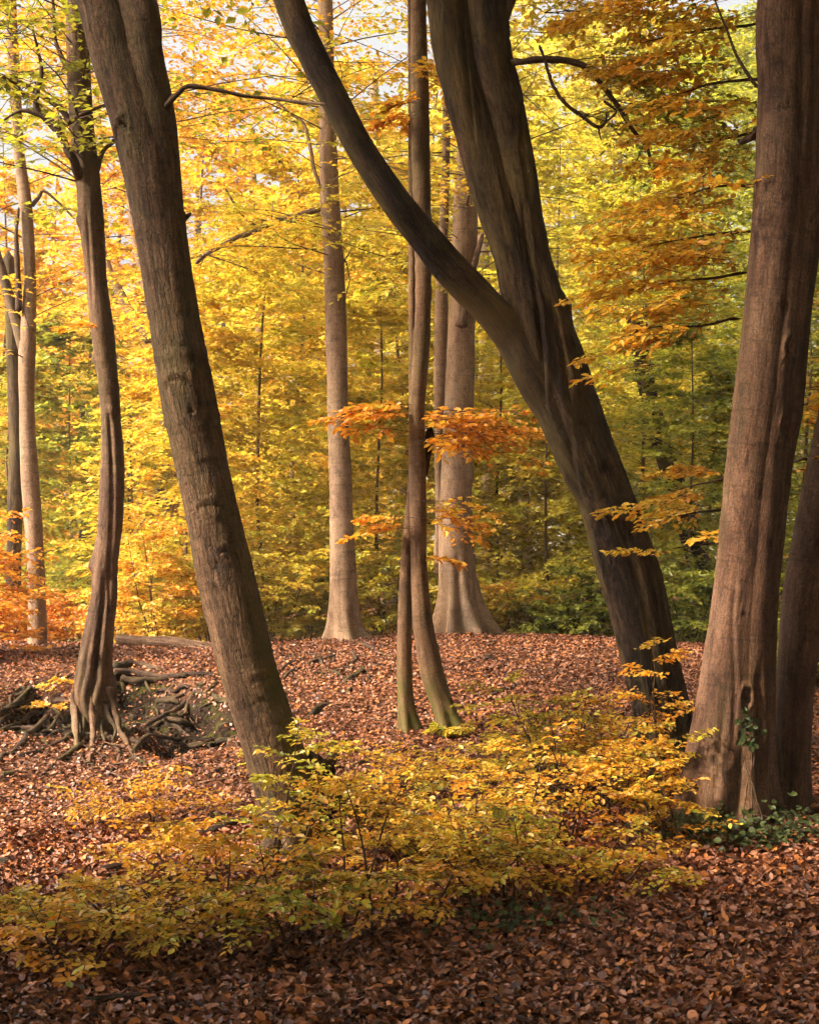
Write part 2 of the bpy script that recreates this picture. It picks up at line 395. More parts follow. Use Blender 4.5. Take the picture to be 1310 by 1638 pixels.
# ------------------------------------------------------------------ leaves
def leaf_geo(mb, P, D, N, S, C, wide=0.62, near=False, curl=0.0):
    """One leaf per row: P foot, D direction, N normal, S length, C colour."""
    S = S[:, None]; D = unit(D); W = unit(np.cross(D, N)); N = np.cross(W, D)
    n = len(P)
    if near:
        cu = curl[:, None] if np.ndim(curl) else curl
        w = wide*S*0.5
        fold = 0.10*S
        v = np.stack([P, P + D*S*0.26 + W*w*0.84 + N*(fold), P + D*S*0.66 + W*w*0.86 + N*(fold*0.9 - cu*S*0.35), P + D*S - N*cu*S,
                      P + D*S*0.66 - W*w*0.86 + N*(fold*0.9 - cu*S*0.35), P + D*S*0.26 - W*w*0.84 + N*(fold)], axis=1)
        k = np.arange(n)[:, None]*6
        f = np.concatenate([k + np.array([0, 1, 2, 3]), k + np.array([0, 3, 4, 5])])
        mb.add(v, f, col=np.repeat(C, 6, axis=0))
    else:
        w = wide*S*0.5
        v = np.stack([P, P + D*S*0.48 + W*w + N*S*0.06, P + D*S, P + D*S*0.48 - W*w + N*S*0.06], axis=1)
        mb.add(v, np.arange(n*4).reshape(-1, 4), col=np.repeat(C, 4, axis=0))

PAL = {
    'gold':   (0.62, 0.365, 0.040), 'yellow': (0.60, 0.455, 0.055), 'lime': (0.42, 0.42, 0.045), 'olive': (0.23, 0.245, 0.028),
    'green':  (0.105, 0.14, 0.018), 'orange': (0.66, 0.26, 0.024), 'rust': (0.45, 0.15, 0.018), 'amber': (0.66, 0.33, 0.032)}

def pick(rng, mix, n):
    names = list(mix); w = np.array([mix[k] for k in names], float); w /= w.sum()
    return np.array([PAL[k] for k in names])[rng.choice(len(names), n, p=w)]

def sprays(rng, P0, az, el, L, mix, ntw=10, nlf=10, twl=0.42, leaf=0.075, droop=0.18, tilt=0.35, mb_wood=None, wood_r=0.010, twigs=False, start=0.18, segs=3, bark_t=7):
    """Flat beech sprays: branches, side twigs lying in the branch's plane and leaves along each twig."""
    B = len(P0)
    ph = rng.uniform(0, 6.28, B)
    bend = rng.normal(0, 0.35, B)
    def bp(t):                                              # t (B, K)
        a = az[:, None] + bend[:, None]*t
        h = np.stack([np.cos(a), np.sin(a)], -1); pr = np.stack([-np.sin(a), np.cos(a)], -1)
        r = L[:, None]*t*np.cos(el)[:, None]
        xy = P0[:, None, :2] + r[..., None]*h + (0.07*L[:, None]*np.sin(3.5*t + ph[:, None])*t)[..., None]*pr
        z = P0[:, None, 2] + L[:, None]*(t*np.sin(el)[:, None] - droop*t*t) + 0.03*L[:, None]*np.sin(6*t + ph[:, None])*t
        return np.concatenate([xy, z[..., None]], -1)
    K = ntw
    t = start + (1 - start)*(np.arange(K)[None] + rng.uniform(0.1, 0.9, (B, K)))/K
    Pt = bp(t)
    slope = np.sin(el)[:, None] - 2*droop*t
    side = np.where((np.arange(K)[None] + rng.integers(0, 2, (B, 1))) % 2 == 0, 1, -1)
    ta = az[:, None] + side*(0.95 - 0.45*t + rng.normal(0, 0.18, (B, K)))
    tl = L[:, None]*twl*(0.28 + 0.9*(1 - t)**0.8)*rng.uniform(0.65, 1.2, (B, K)) + 0.04
    roll = rng.normal(0, 0.22, (B, 1))
    ts = slope*0.6 + side*roll + rng.normal(0, 0.10, (B, K))
    td = unit(np.stack([np.cos(ta), np.sin(ta), ts], -1))
    M = nlf
    s = (np.arange(M)[None, None] + rng.uniform(0.2, 0.9, (B, K, M)))/M
    Pl = Pt[:, :, None] + td[:, :, None]*(tl[..., None]*s)[..., None]
    Pl[..., 2] -= (0.12*tl[..., None]*s*s)
    sd = np.where(np.arange(M)[None, None] % 2 == 0, 1, -1)
    la = ta[..., None] + sd*(0.85 + rng.normal(0, 0.3, (B, K, M)))
    ls = ts[..., None]*0.5 - 0.12 + rng.normal(0, 0.28, (B, K, M))
    D = np.stack([np.cos(la), np.sin(la), ls], -1)
    N = np.stack([rng.normal(0, tilt, la.shape) - side[..., None]*roll[..., None]*np.cos(ta)[..., None]*0.6, rng.normal(0, tilt, la.shape) - 0.10, np.ones(la.shape)], -1)
    cb = pick(rng, mix, B)[:, None, None]; ct = pick(rng, mix, B*K).reshape(B, K, 1, 3); cl = pick(rng, mix, B*K*M).reshape(B, K, M, 3)
    col = (0.30*cb + 0.40*ct + 0.30*cl)*rng.uniform(0.72, 1.22, (B, K, M, 1))
    S = leaf*rng.uniform(0.5, 1.3, (B, K, M))
    if mb_wood is not None:
        tt = np.linspace(0, 1, bark_t)[None].repeat(B, 0)
        batch_tubes(mb_wood, bp(tt), np.maximum(.7*wood_r*(L[:, None]/L.max())*(1.06 - tt), 0.0015), segs)
        if twigs:
            te = Pt + td*tl[..., None]*0.95; te[..., 2] -= 0.12*tl
            P3 = np.stack([Pt, 0.5*(Pt + te) + np.array([0, 0, 1.0])*(0.03*tl)[..., None], te], 2).reshape(B*K, 3, 3)
            batch_tubes(mb_wood, P3, np.tile(np.array([[0.0028, 0.0022, 0.0010]])*(1 if twigs is True else twigs), (B*K, 1)), 3)
    return Pl.reshape(-1, 3), D.reshape(-1, 3), N.reshape(-1, 3), S.ravel(), np.clip(col.reshape(-1, 3), 0, 0.85)

# single leaves that can be picked apart share these few meshes
LEAF_MESH = {}
def leaf_data(kind, ci, mat):
    key = (kind, ci)
    if key not in LEAF_MESH:
        cols = {'beech': ['gold', 'yellow', 'lime', 'amber', 'orange', 'olive'],
                'litter': [(0.24, 0.075, 0.028), (0.17, 0.052, 0.022), (0.29, 0.10, 0.045), (0.40, 0.13, 0.028), (0.11, 0.035, 0.016), (0.33, 0.145, 0.075)]}[kind]
        c = cols[ci]; c = PAL[c] if isinstance(c, str) else c
        me = bpy.data.meshes.new('leaf')
        wd, cv = (0.31, -0.06) if kind == 'beech' else (0.30, [0.10, -0.12, 0.2, -0.05, 0.14, -0.2][ci])
        prof = [(0.0, 0.0), (0.12, 0.55), (0.32, 0.95), (0.55, 1.0), (0.78, 0.66), (1.0, 0.0)]
        V, Fc = [], []
        for y, w in prof:
            z = cv*math.sin(y*PI)*0.6 - (0.10 if kind == 'beech' else 0.02)*y*y
            V += [(-wd*w, y, z + 0.11*w*wd*(2 if kind == 'litter' else 1)), (0, y, z), (wd*w, y, z + (0.16 if kind == 'litter' else 0.11)*w*wd)]
        for k in range(len(prof) - 1):
            a = k*3; Fc += [(a, a + 1, a + 4, a + 3), (a + 1, a + 2, a + 5, a + 4)]
        me.from_pydata(V, [], Fc)
        me.polygons.foreach_set('use_smooth', [True]*len(Fc))
        at_ = me.attributes.new('tint', 'FLOAT_COLOR', 'POINT')
        at_.data.foreach_set('color', [x for _ in V for x in (*c, 1.0)])
        me.materials.append(mat); LEAF_MESH[key] = me
    return LEAF_MESH[key]

BEECH_COLS = np.array([PAL[k] for k in ('gold', 'yellow', 'lime', 'amber', 'orange', 'olive')])
def leaf_objects(parent, P, D, N, S, C, kind='beech', mat=None):
    base = np.array(parent.location)
    D = unit(D); W = unit(np.cross(D, N)); Nn = np.cross(W, D)
    if kind == 'beech': ci = np.argmin(((C[:, None] - BEECH_COLS[None])**2).sum(-1), axis=1)
    else: ci = C
    for p, d, w, n, s, c in zip(P - base, D, W, Nn, S, ci):
        o = bpy.data.objects.new('leaf', leaf_data(kind, int(c), mat)); COL.objects.link(o); o.parent = parent
        s = float(s)
        o.matrix_basis = Matrix(((w[0]*s, d[0]*s, n[0]*s, p[0]), (w[1]*s, d[1]*s, n[1]*s, p[1]), (w[2]*s, d[2]*s, n[2]*s, p[2]), (0, 0, 0, 1)))

def in_frame(P, m=0):
    d = np.maximum(P[:, 1], .1); px = P[:, 0]/d*F + CX; py = HR - (P[:, 2] - CZ)/d*F
    return (px > -m) & (px < 1310 + m) & (py > -m) & (py < 1638 + m) & (P[:, 1] > 1)

def build_leaves(root, A, name='foliage', single=0, near=False, wide=0.62, rng=None, mat=None):
    P, D, N, S, C = A
    if single:
        ok = np.where(in_frame(P))[0]
        dist = P[ok, 1] - rng.uniform(0, 0.5, len(ok))
        top = ok[np.argsort(dist)[:single*3]]; top = rng.permutation(top)[:single]
        leaf_objects(root, P[top], D[top], N[top], S[top]*1.05, C[top], 'beech', LEAF_NEAR)
        keep = np.ones(len(P), bool); keep[top] = False
        P, D, N, S, C = P[keep], D[keep], N[keep], S[keep], C[keep]
    mb = MB()
    leaf_geo(mb, P, D, N, S, C, wide=wide, near=near, curl=0.10)
    return mb.build(name, mat or (LEAF_NEAR if near else LEAF), root, smooth=False, kind='stuff')

# ------------------------------------------------------------------ trunks
def trunk(root, edges, d, mat, above=None, below=0.5, segs=64, step=0.05, lobes=None, flare=(0.35, 0.35, 5, 0.0), fissure=0.0, lump=0.06, wrinkle=0.0,
          scars=(), knots=(), seed=1, name='trunk', grooves=(), marks=0):
    """edges: (left px, right px, row[, depth]) from the foot upwards; above: extra (x, y, z, r) beyond the frame."""
    ctr = []
    for e in edges:
        dd = e[3] if len(e) > 3 else d
        p = at((e[0] + e[1])/2, e[2], dd); ctr.append([*p, (e[1] - e[0])/2/F*dd])
    ctr = np.array(ctr)
    tan = unit(np.gradient(ctr[:, :3], axis=0)); ctr[:, 3] *= np.abs(tan[:, 2])
    v0 = unit(ctr[0, :3] - ctr[1, :3])
    foot = np.concatenate([ctr[0, :3] + v0*below, [ctr[0, 3]*1.05]])
    P = np.vstack([foot, ctr] + ([np.array(above, float)] if above is not None else []))
    length = np.linalg.norm(np.diff(P[:, :3], axis=0), axis=1).sum()
    n = int(length/step)
    C, s = curve(P, n); c, R = C[:, :3], np.maximum(C[:, 3], 0.004); s = s - below
    t = unit(np.gradient(c, axis=0)); e1 = unit(np.cross(np.array([0, 1.0, 0]), t)); e2 = np.cross(t, e1)
    th = np.linspace(0, 2*PI, segs, endpoint=False) + PI/2
    T, SS = np.meshgrid(th, s); RR = np.broadcast_to(R[:, None], T.shape)
    row_of = HR - (c[:, 2] - CZ)/c[:, 1]*F
    rad = np.ones_like(T)
    if lobes is not None:
        rows = np.clip(row_of, -400, 1638)
        best = np.full(T.shape, 0.25)
        for lb in lobes:                                    # (rows, offx, offy, q) as arrays over rows
            ox, oy, q = (np.interp(rows, lb[0], lb[k])[:, None] for k in (1, 2, 3))
            m = np.hypot(ox, oy); al = np.arctan2(oy, ox)
            disc = q*q - (m*np.sin(T - al))**2
            r = np.where(disc > 0, m*np.cos(T - al) + np.sqrt(np.maximum(disc, 0)), 0)
            best = np.maximum(best, r)
        rad = best
    q = np.stack([RR*np.cos(T), RR*np.sin(T), SS + seed*3.1], -1)
    fa, fh, fn, fp = flare
    fl = np.exp(-np.maximum(SS, -0.2)/fh)*fa
    rad = rad*(1 + fl*(0.55 + 0.45*np.cos(fn*T + fp + 0.8*np.sin(T*2 + seed))))
    r = RR*rad
    rm = float(np.median(R))
    r = r + lump*RR*fbm(q*np.array([1.6, 1.6, 0.9])/max(rm, .08)*0.35, seed, 3)
    if fissure:
        w = q*np.array([36, 36, 4.6]) + 1.3*fbm(q*np.array([14, 14, 6]), seed + 5, 2)[..., None]
        nn = 1 - np.abs(noise(w, seed + 7)); nn2 = 1 - np.abs(noise(w*2.1, seed + 8))
        r = r - fissure*(np.clip(nn - 0.62, 0, 1)*2.2 + 0.5*np.clip(nn2 - 0.6, 0, 1))
    if wrinkle:
        r = r + wrinkle*noise(q*np.array([1.2, 1.2, 16]), seed + 9)*np.clip(noise(q*np.array([2, 2, 1.4]), seed + 10)*2, 0, 1)
    mrng = np.random.default_rng(seed*13 + 1)
    def su(px, row):                                        # surface coordinates of a mark seen at a photo pixel
        k = int(np.argmin(np.abs(row_of[:len(row_of)*9//10] - row))); cp = c[k, 0]/c[k, 1]*F + CX
        x = np.clip((px - cp)/(R[k]/c[k, 1]*F)/np.abs(t[k, 2]), -0.97, 0.97)
        return -math.acos(x), s[k]
    if marks:
        s_hi = s[np.argmax(row_of < -20)] if np.any(row_of < -20) else s[-1]
        for _ in range(marks):
            a0, s0 = mrng.uniform(-PI, 0), mrng.uniform(.1, s_hi); du = RR*((T - a0 + PI) % (2*PI) - PI); dv = SS - s0
            if mrng.uniform() < .5:
                a_, b_ = mrng.uniform(.008, .022), mrng.uniform(.006, .02); g = (du/a_)**2 + (dv/b_)**2; r = r + mrng.choice([-1, 1])*mrng.uniform(.004, .011)*np.exp(-g)
            else:
                w_ = mrng.uniform(.04, .10); cv = mrng.uniform(.005, .03)*(1 - (du/w_)**2); am = mrng.uniform(.003, .007)
                r = r + am*(np.exp(-((dv - cv)/.010)**2) - np.exp(-((dv - cv + .022)/.010)**2))*np.exp(-(du/w_)**4)
    for px, row, w, h, amp in scars:                        # raised 'eyebrow' folds where a bough was shed
        a0, s0 = su(px, row); du = RR*((T - a0 + PI) % (2*PI) - PI)/w; dv = SS - s0
        cv = h*(1 - du*du); rd = np.exp(-((dv - cv)/0.014)**2); gr = np.exp(-((dv - cv + 0.026)/0.013)**2)
        r = r + amp*(rd - 0.8*gr)*np.exp(-du**4)
    for px, row, a, b, amp in knots:                        # bosses (amp > 0) and holes (amp < 0)
        a0, s0 = su(px, row); du = RR*((T - a0 + PI) % (2*PI) - PI); dv = SS - s0
        g = (du/a)**2 + (dv/b)**2
        r = r + amp*np.exp(-g) + (abs(amp)*0.7*np.exp(-(np.sqrt(g) - 1.35)**2/0.10) if amp < 0 else 0)
    for pts, w, dep in grooves:                             # long creases given as photo pixels
        g = np.array([su(a, b) for a, b in pts]); g = g[np.argsort(g[:, 1])]
        a0 = np.interp(s, g[:, 1], g[:, 0]); on = sstep(g[0, 1] - .15, g[0, 1] + .15, s)*(1 - sstep(g[-1, 1] - .2, g[-1, 1] + .2, s))
        du = RR*((T - a0[:, None] + PI) % (2*PI) - PI)
        r = r - dep*np.exp(-(du/w)**2)*on[:, None] + 0.4*dep*np.exp(-((du - 2.2*w)/(1.2*w))**2)*on[:, None]
    r = np.maximum(r, 0.15*RR); r[-1] *= 0.05
    V = c[:, None] + r[..., None]*(np.cos(T)[..., None]*e1[:, None] + np.sin(T)[..., None]*e2[:, None])
    mb = MB(); mb.add(V, ring_faces(n, segs), bark=np.stack([RR*np.cos(T), RR*np.sin(T), SS], -1))
    o = mb.build(name, mat, root)
    return c, R, s

def px_limb(root, pts, d, mat, name='branch', segs=8, seed=0, rough=0.15, wob=0.0, dz=None):
    """A bough seen at photo pixels (px, row, width px[, depth])."""
    P = []
    for p in pts:
        dd = p[3] if len(p) > 3 else d
        P.append([*at(p[0], p[1], dd), p[2]/2/F*dd])
    mb = MB(); tube(mb, P, rough, segs, n=len(P)*8, seed=seed, wob=wob)
    return mb.build(name, mat, root)

def crown(rng, pts, nb, L, mix, ntw, nlf, leaf, el=(0.0, 0.6), droop=0.16, wood=None, wood_r=0.02, az=None, tilt=0.35, twl=0.42, twigs=False, Lvar=(0.6, 1.15), start=0.18):
    """Branches leaving the points pts (x, y, z) in all directions; returns leaf arrays."""
    k = rng.integers(0, len(pts), nb); P0 = pts[k]
    az = (np.arange(nb)*2.39996 + rng.normal(0, 0.3, nb)) if az is None else rng.uniform(az[0], az[1], nb)
    return sprays(rng, P0, az, rng.uniform(el[0], el[1], nb), L*rng.uniform(*Lvar, nb), mix, ntw, nlf, leaf=leaf, droop=droop, mb_wood=wood, wood_r=wood_r, tilt=tilt, twl=twl, twigs=twigs, start=start)

def cat_leaves(*As):
    return tuple(np.concatenate(x) for x in zip(*As))

GOLDEN = {'gold': 4, 'yellow': 5, 'amber': 1.2, 'orange': .5, 'lime': 3}
YELLOW = {'yellow': 5, 'lime': 5, 'gold': 1.5, 'olive': 1}
LIMEG = {'lime': 5, 'yellow': 4, 'olive': 1.8, 'gold': 1.2}
OLIVE = {'olive': 5, 'lime': 3, 'green': 2.0, 'yellow': 0.8}
GREEN = {'green': 4, 'olive': 4, 'lime': 1.5}
ORANGE = {'orange': 4, 'amber': 5, 'gold': 3}
RUSTY = {'rust': 4, 'orange': 3, 'amber': 1}
MIXED = {'gold': 3, 'lime': 3, 'yellow': 3, 'amber': 1.5, 'olive': 2, 'orange': 1}

# ================================================================== the standing trees one can tell apart
rng = np.random.default_rng(11)

# ---- the big leaning beech, left of the middle
R1 = thing('beech_tree', (*hit(470, 1350)[:2], 0.0), 'thick beech with ridged grey-brown bark leaning left, mossy on its right side', 'tree')
c1, r1, s1 = trunk(R1, [(441, 522, 1352), (424, 514, 1300), (404, 500, 1250), (382, 480, 1180), (352, 447, 1080), (320, 415, 950), (292, 378, 800), (260, 348, 650), (236, 319, 500), (212, 296, 350), (179, 283, 200), (146, 263, 90), (122, 250, 0)],
    10.0, BARK_RIDGED, above=[(-2.2, 10.0, 6.6, .20), (-2.5, 10.1, 8.5, .15), (-2.7, 10.3, 11, .09), (-2.9, 10.5, 13, .03)], segs=150, step=0.022,
    lobes=[((-400, 0, 120, 260, 420, 1638), (-.55, -.46, -.30, -.10, 0, 0), (.02, .02, 0, 0, 0, 0), (.50, .54, .72, .92, 1, 1)),
           ((-400, 0, 120, 260, 420, 1638), (.6, .52, .42, .25, 0, 0), (-.05, -.05, -.05, 0, 0, 0), (.45, .48, .58, .76, 1, 1))],
    flare=(.5, .22, 4, .6), fissure=0.0035, lump=.035, wrinkle=.003, seed=4, marks=40,
    scars=[(285, 612, .075, .05, .012), (338, 815, .10, .05, .010), (202, 225, .09, .13, .02), (300, 560, .05, .02, .006), (365, 880, .05, .03, .01), (330, 740, .07, .02, .006), (420, 1120, .06, .02, .006)],
    knots=[(312, 660, .025, .02, -.014), (357, 882, .022, .02, -.012), (204, 205, .035, .05, -.015), (275, 690, .02, .045, .012), (350, 937, .018, .014, -.008), (210, 245, .03, .025, .015), (297, 352, .02, .03, .02)])
mb = MB()                                                   # the rotten root plate to the right of its foot
tube(mb, [[*(at(478, 1225, 10.0)), .09], [*(at(500, 1222, 10.1)), .07], [*(at(520, 1240, 10.2)), .05], [*(at(538, 1262, 10.3)), .035], [*hit(556, 1300), .02]], .6, 14, n=44, seed=21, wob=.03)
mb.build('root', ROT_WOOD, R1)
for k, pts in enumerate([[(486, 1262, 36), (512, 1268, 22), (535, 1290, 14), (552, 1318, 6)], [(490, 1240, 26), (522, 1222, 14), (540, 1218, 8), (548, 1204, 4)], [(484, 1285, 40), (506, 1300, 26), (524, 1330, 14), (530, 1352, 6)]]):
    mb = MB(); tube(mb, [[*at(a, b, 10.0 + .12*j), w/2/F*10] for j, (a, b, w) in enumerate(pts)], .6, 12, n=36, seed=230 + k, wob=.03); mb.build('root', ROT_WOOD, R1)
for k, pts in enumerate([[(455, 1335, 60), (420, 1372, 26), (390, 1392, 10)], [(500, 1330, 60), (545, 1358, 30), (585, 1378, 10)], [(520, 1270, 60), (575, 1268, 18), (620, 1262, 6)]]):
    P = []
    for j, (a, b, w) in enumerate(pts):
        q_ = hit(a, b) if j else at(a, b, 10.0); P.append([*q_, w/2/F*10])
    mb = MB(); tube(mb, P, .25, 10, n=24, seed=60 + k); mb.build('root', ROOT_WOOD, R1)
px_limb(R1, [(262, 172, 12), (285, 150, 9), (302, 137, 8), (345, 142, 7), (390, 152, 6), (450, 158, 5), (520, 166, 4, 9.6)], 9.9, TWIG, seed=3, rough=.3, wob=.01)
px_limb(R1, [(290, 352, 14, 10.05), (300, 345, 8, 10.1), (306, 340, 3, 10.1)], 10, TWIG, seed=5)
wd = MB(); A = cat_leaves(crown(rng, c1[(c1[:, 2] > 7.4)], 36, 2.6, {**MIXED}, 11, 9, .12, el=(-.1, .8), wood=wd, wood_r=.02), crown(rng, c1[c1[:, 2] > 9.5], 45, 4.5, MIXED, 10, 8, .28, el=(0, .4), wood=wd, wood_r=.03, tilt=.5, twl=.55))
build_leaves(R1, A, 'crown'); wd.build('branches', TWIG, kind='stuff', parent=R1)

# ---- the beech with stilted roots on the bank
R2 = thing('beech_tree', (*hit(155, 1185)[:2], 0.2), 'slim crooked beech standing on stilted bare roots on the eroded bank', 'tree')
d2 = 14.0
c2, r2, s2 = trunk(R2, [(126, 182, 1150), (118, 183, 1112), (122, 181, 1075), (129, 181, 1040), (143, 186, 970), (148, 189, 905), (156, 195, 840), (161, 199, 750), (160, 193, 655), (150, 186, 560), (142, 178, 500), (136, 169, 425), (126, 167, 350), (121, 160, 280), (112, 150, 200), (107, 144, 100), (104, 138, 0)],
    d2, BARK_BROWN, above=[(-3.05, 14, 8.4, .09), (-3.1, 14, 10.5, .06), (-3.1, 14, 12.5, .02)], below=.10, segs=72, step=0.03,
    flare=(.12, .25, 3, .4), lump=.10, wrinkle=.004, seed=9, marks=25,
    knots=[(152, 575, .035, .05, .028), (178, 657, .04, .05, .02), (165, 690, .03, .02, .010), (147, 905, .03, .05, .03), (155, 1046, .05, .05, .035), (128, 352, .03, .06, .03), (165, 360, .03, .05, .03), (160, 960, .02, .03, -.01)],
    grooves=[([(150, 1120), (158, 1080), (163, 1020), (170, 940)], .025, .045), ([(172, 1115), (174, 1060), (178, 930), (183, 800), (176, 660)], .018, .02), ([(135, 1115), (140, 1075), (150, 1010)], .02, .025), ([(150, 480), (146, 400), (143, 330)], .015, .014)])
for k, (pts, m) in enumerate([
        ([(128, 1105, 22), (122, 1135, 20), (121, 1160, 15), (125, 1180, 13), (128, 1205, 8)], BARK_BROWN),
        ([(138, 1115, 18), (134, 1145, 12), (131, 1172, 8), (122, 1196, 6), (104, 1212, 4)], ROOT_WOOD),
        ([(150, 1110, 18), (148, 1145, 13), (149, 1170, 10), (146, 1192, 9), (148, 1208, 7), (141, 1228, 4)], BARK_BROWN),
        ([(162, 1110, 14), (166, 1140, 10), (162, 1160, 7), (166, 1184, 6), (158, 1202, 4)], ROOT_WOOD),
        ([(174, 1095, 22), (181, 1125, 16), (190, 1148, 12), (193, 1168, 9), (204, 1186, 9), (210, 1200, 7), (224, 1212, 4)], BARK_BROWN),
        ([(168, 1120, 14), (176, 1146, 8), (186, 1166, 6), (182, 1188, 6), (196, 1204, 4)], ROOT_WOOD),
        ([(160, 1158, 8), (178, 1170, 12), (196, 1168, 9), (214, 1178, 5)], ROOT_WOOD)]):
    g_ = hit(pts[-1][0], pts[-1][1]); nn_ = len(pts) - 1
    P = [[*at(a, b, (d2 - .06 - .03*(k % 3))*(1 - (j/nn_)**2) + g_[1]*(j/nn_)**2), w/2/F*d2] for j, (a, b, w) in enumerate(pts)]
    mb = MB(); tube(mb, P, .45, 14, n=48, seed=30 + k, wob=.018, oval=.8 + .1*(k % 3)); mb.build('root', m, R2)
ROOTS2 = [   # exposed roots lying on the bank, photo pixels and width
    [(178, 1085, 14), (205, 1082, 12), (240, 1086, 11), (280, 1084, 10), (320, 1082, 10), (355, 1084, 8)],
    [(180, 1075, 16), (205, 1066, 13), (232, 1068, 10), (258, 1076, 6)],
    [(190, 1092, 12), (220, 1096, 10), (255, 1092, 8), (300, 1084, 6)],
    [(330, 1094, 10), (312, 1112, 9), (296, 1128, 8), (262, 1148, 6), (228, 1166, 5)],
    [(312, 1112, 6), (300, 1132, 6), (290, 1148, 4)],
    [(352, 1090, 6), (330, 1108, 4), (318, 1122, 3)],
    [(130, 1175, 10), (100, 1190, 8), (62, 1205, 7), (28, 1215, 4)],
    [(78, 1148, 7), (58, 1168, 8), (35, 1190, 9), (12, 1212, 6)],
    [(60, 1100, 5), (38, 1122, 8), (18, 1135, 7), (-6, 1145, 6)],
    [(120, 1080, 5), (90, 1092, 5), (50, 1112, 6), (5, 1138, 5)],
    [(135, 1190, 7), (110, 1210, 7), (85, 1222, 6), (72, 1238, 4)],
    [(190, 1172, 7), (215, 1186, 7), (240, 1182, 6), (290, 1188, 4)],
    [(205, 1188, 8), (222, 1192, 8), (212, 1208, 5)],
    [(180, 1190, 6), (190, 1215, 5), (180, 1235, 5), (172, 1245, 3)],
    [(250, 1128, 7), (275, 1124, 8), (290, 1132, 4)],
    [(262, 1152, 5), (290, 1160, 7), (312, 1166, 4)],
    [(330, 1200, 5), (352, 1190, 9), (380, 1194, 6)],
    [(120, 1135, 6), (90, 1130, 8), (60, 1142, 7), (25, 1160, 6), (-5, 1172, 5)],
    [(95, 1152, 5), (70, 1180, 5), (40, 1200, 4)],
    [(0, 1245, 12), (20, 1240, 10), (36, 1232, 5)],
    [(88, 1095, 4), (89, 1075, 3), (90, 1066, 2)],
    [(230, 1090, 5), (236, 1104, 4), (242, 1112, 2)]]
def random_roots(root, n, px0, row0, spread, seed):
    rr = np.random.default_rng(seed)
    for k in range(n):
        a, b = px0 + rr.normal(0, spread[0]), row0 + rr.normal(0, spread[1])
        hd = rr.choice([rr.uniform(2.3, 3.6), rr.uniform(-.5, 1.0)]); ln = rr.uniform(30, 90); m = 5; w = rr.uniform(3, 9); pts = []
        for j in range(m):
            pts.append((a, b, w*(1 - .7*j/m)*(.5 if j == 0 else 1)))
            a += math.cos(hd)*ln/m; b += abs(math.sin(hd))*ln/m*.75 + rr.normal(0, 2); hd += rr.normal(0, .45)
        ground_root(root, pts, seed*100 + k, ROOT_WOOD, rr.uniform(-.1, .45))
def ground_root(root, pts, seed, mat, lift=0.35, name='root', segs=8):
    P = []
    for a, b, w in pts:
        g = hit(a, b); r = w*1.25/2/F*g[1]; P.append([g[0], g[1], g[2] + lift*r, r])
    mb = MB(); tube(mb, P, .35, segs, n=len(P)*7, seed=seed, wob=.02)
    return mb.build(name, mat, root)
for k, pts in enumerate(ROOTS2): ground_root(R2, pts, 100 + k, ROOT_WOOD, .55)
random_roots(R2, 30, 80, 1155, (70, 36), 5); random_roots(R2, 26, 275, 1120, (62, 36), 6); random_roots(R2, 12, 200, 1200, (80, 18), 8)
for k, (pts, dd) in enumerate([
        ([(142, 310, 20, 14.0), (130, 285, 18, 13.95), (118, 255, 15), (104, 228, 13), (92, 205, 13), (74, 188, 11), (55, 180, 8), (35, 177, 6), (5, 190, 3)], 13.8),
        ([(90, 208, 12), (72, 190, 10), (60, 170, 10), (62, 140, 9), (66, 115, 7), (60, 80, 5), (52, 40, 4)], 13.85),
        ([(126, 215, 12, 14.0), (112, 197, 11), (95, 172, 9), (65, 152, 8), (40, 135, 9), (12, 124, 8), (-25, 110, 6)], 14.15),
        ([(86, 203, 8), (108, 196, 8), (132, 182, 8), (160, 170, 7), (185, 160, 5)], 13.7),
        ([(142, 300, 10), (152, 275, 10), (158, 250, 8), (168, 234, 7), (186, 222, 5)], 14.0),
        ([(124, 130, 10), (110, 110, 10), (95, 80, 7), (86, 50, 6), (84, 10, 5), (80, -30, 4)], 14.1)]):
    px_limb(R2, pts, dd, TWIG, seed=40 + k, rough=.3, wob=.015)
wd = MB()
A = cat_leaves(crown(rng, c2[(c2[:, 2] > 5.0)], 100, 2.4, OLIVE, 11, 10, .085, el=(-.1, .7), wood=wd, wood_r=.016, twigs=True),
               crown(rng, np.array([at(40, 150, 13.9), at(60, 110, 13.9), at(10, 120, 14.1), at(20, 60, 14)]), 14, 1.2, OLIVE, 9, 9, .07, el=(-.2, .5), wood=wd, wood_r=.010, twigs=True),
               crown(rng, np.array([at(166, 515, 13.8), at(165, 520, 13.8)]), 2, .35, ORANGE, 7, 6, .07, el=(0, .1), az=(3.0, 4.5)))
build_leaves(R2, A, 'crown'); wd.build('branches', TWIG, kind='stuff', parent=R2)

# ---- the fork-stemmed beech at the left edge
R3 = thing('beech_tree', (*hit(60, 1042)[:2], 0.8), 'straight pale-barked beech standing on the crest near the left edge', 'tree')
c3, r3, s3 = trunk(R3, [(44, 75, 1040), (45, 73, 950), (40, 68, 850), (33, 61, 750), (31, 55, 650), (30, 57, 560), (36, 58, 480), (38, 57, 425), (30, 51, 325), (21, 39, 240), (14, 32, 120), (10, 26, 0)],
    19.0, BARK_GREY, above=[(-4.9, 19, 10.5, .06), (-4.9, 19, 13, .02)], segs=40, step=.06, flare=(.15, .3, 4, 0), lump=.06, seed=14)
px_limb(R3, [(40, 560, 20), (28, 520, 18), (14, 470, 17), (2, 430, 15), (-12, 380, 12)], 19.0, BARK_FAR, seed=50)
px_limb(R3, [(30, 500, 11), (29, 450, 10), (27, 400, 8), (26, 372, 6), (30, 330, 5)], 18.9, TWIG, seed=51)
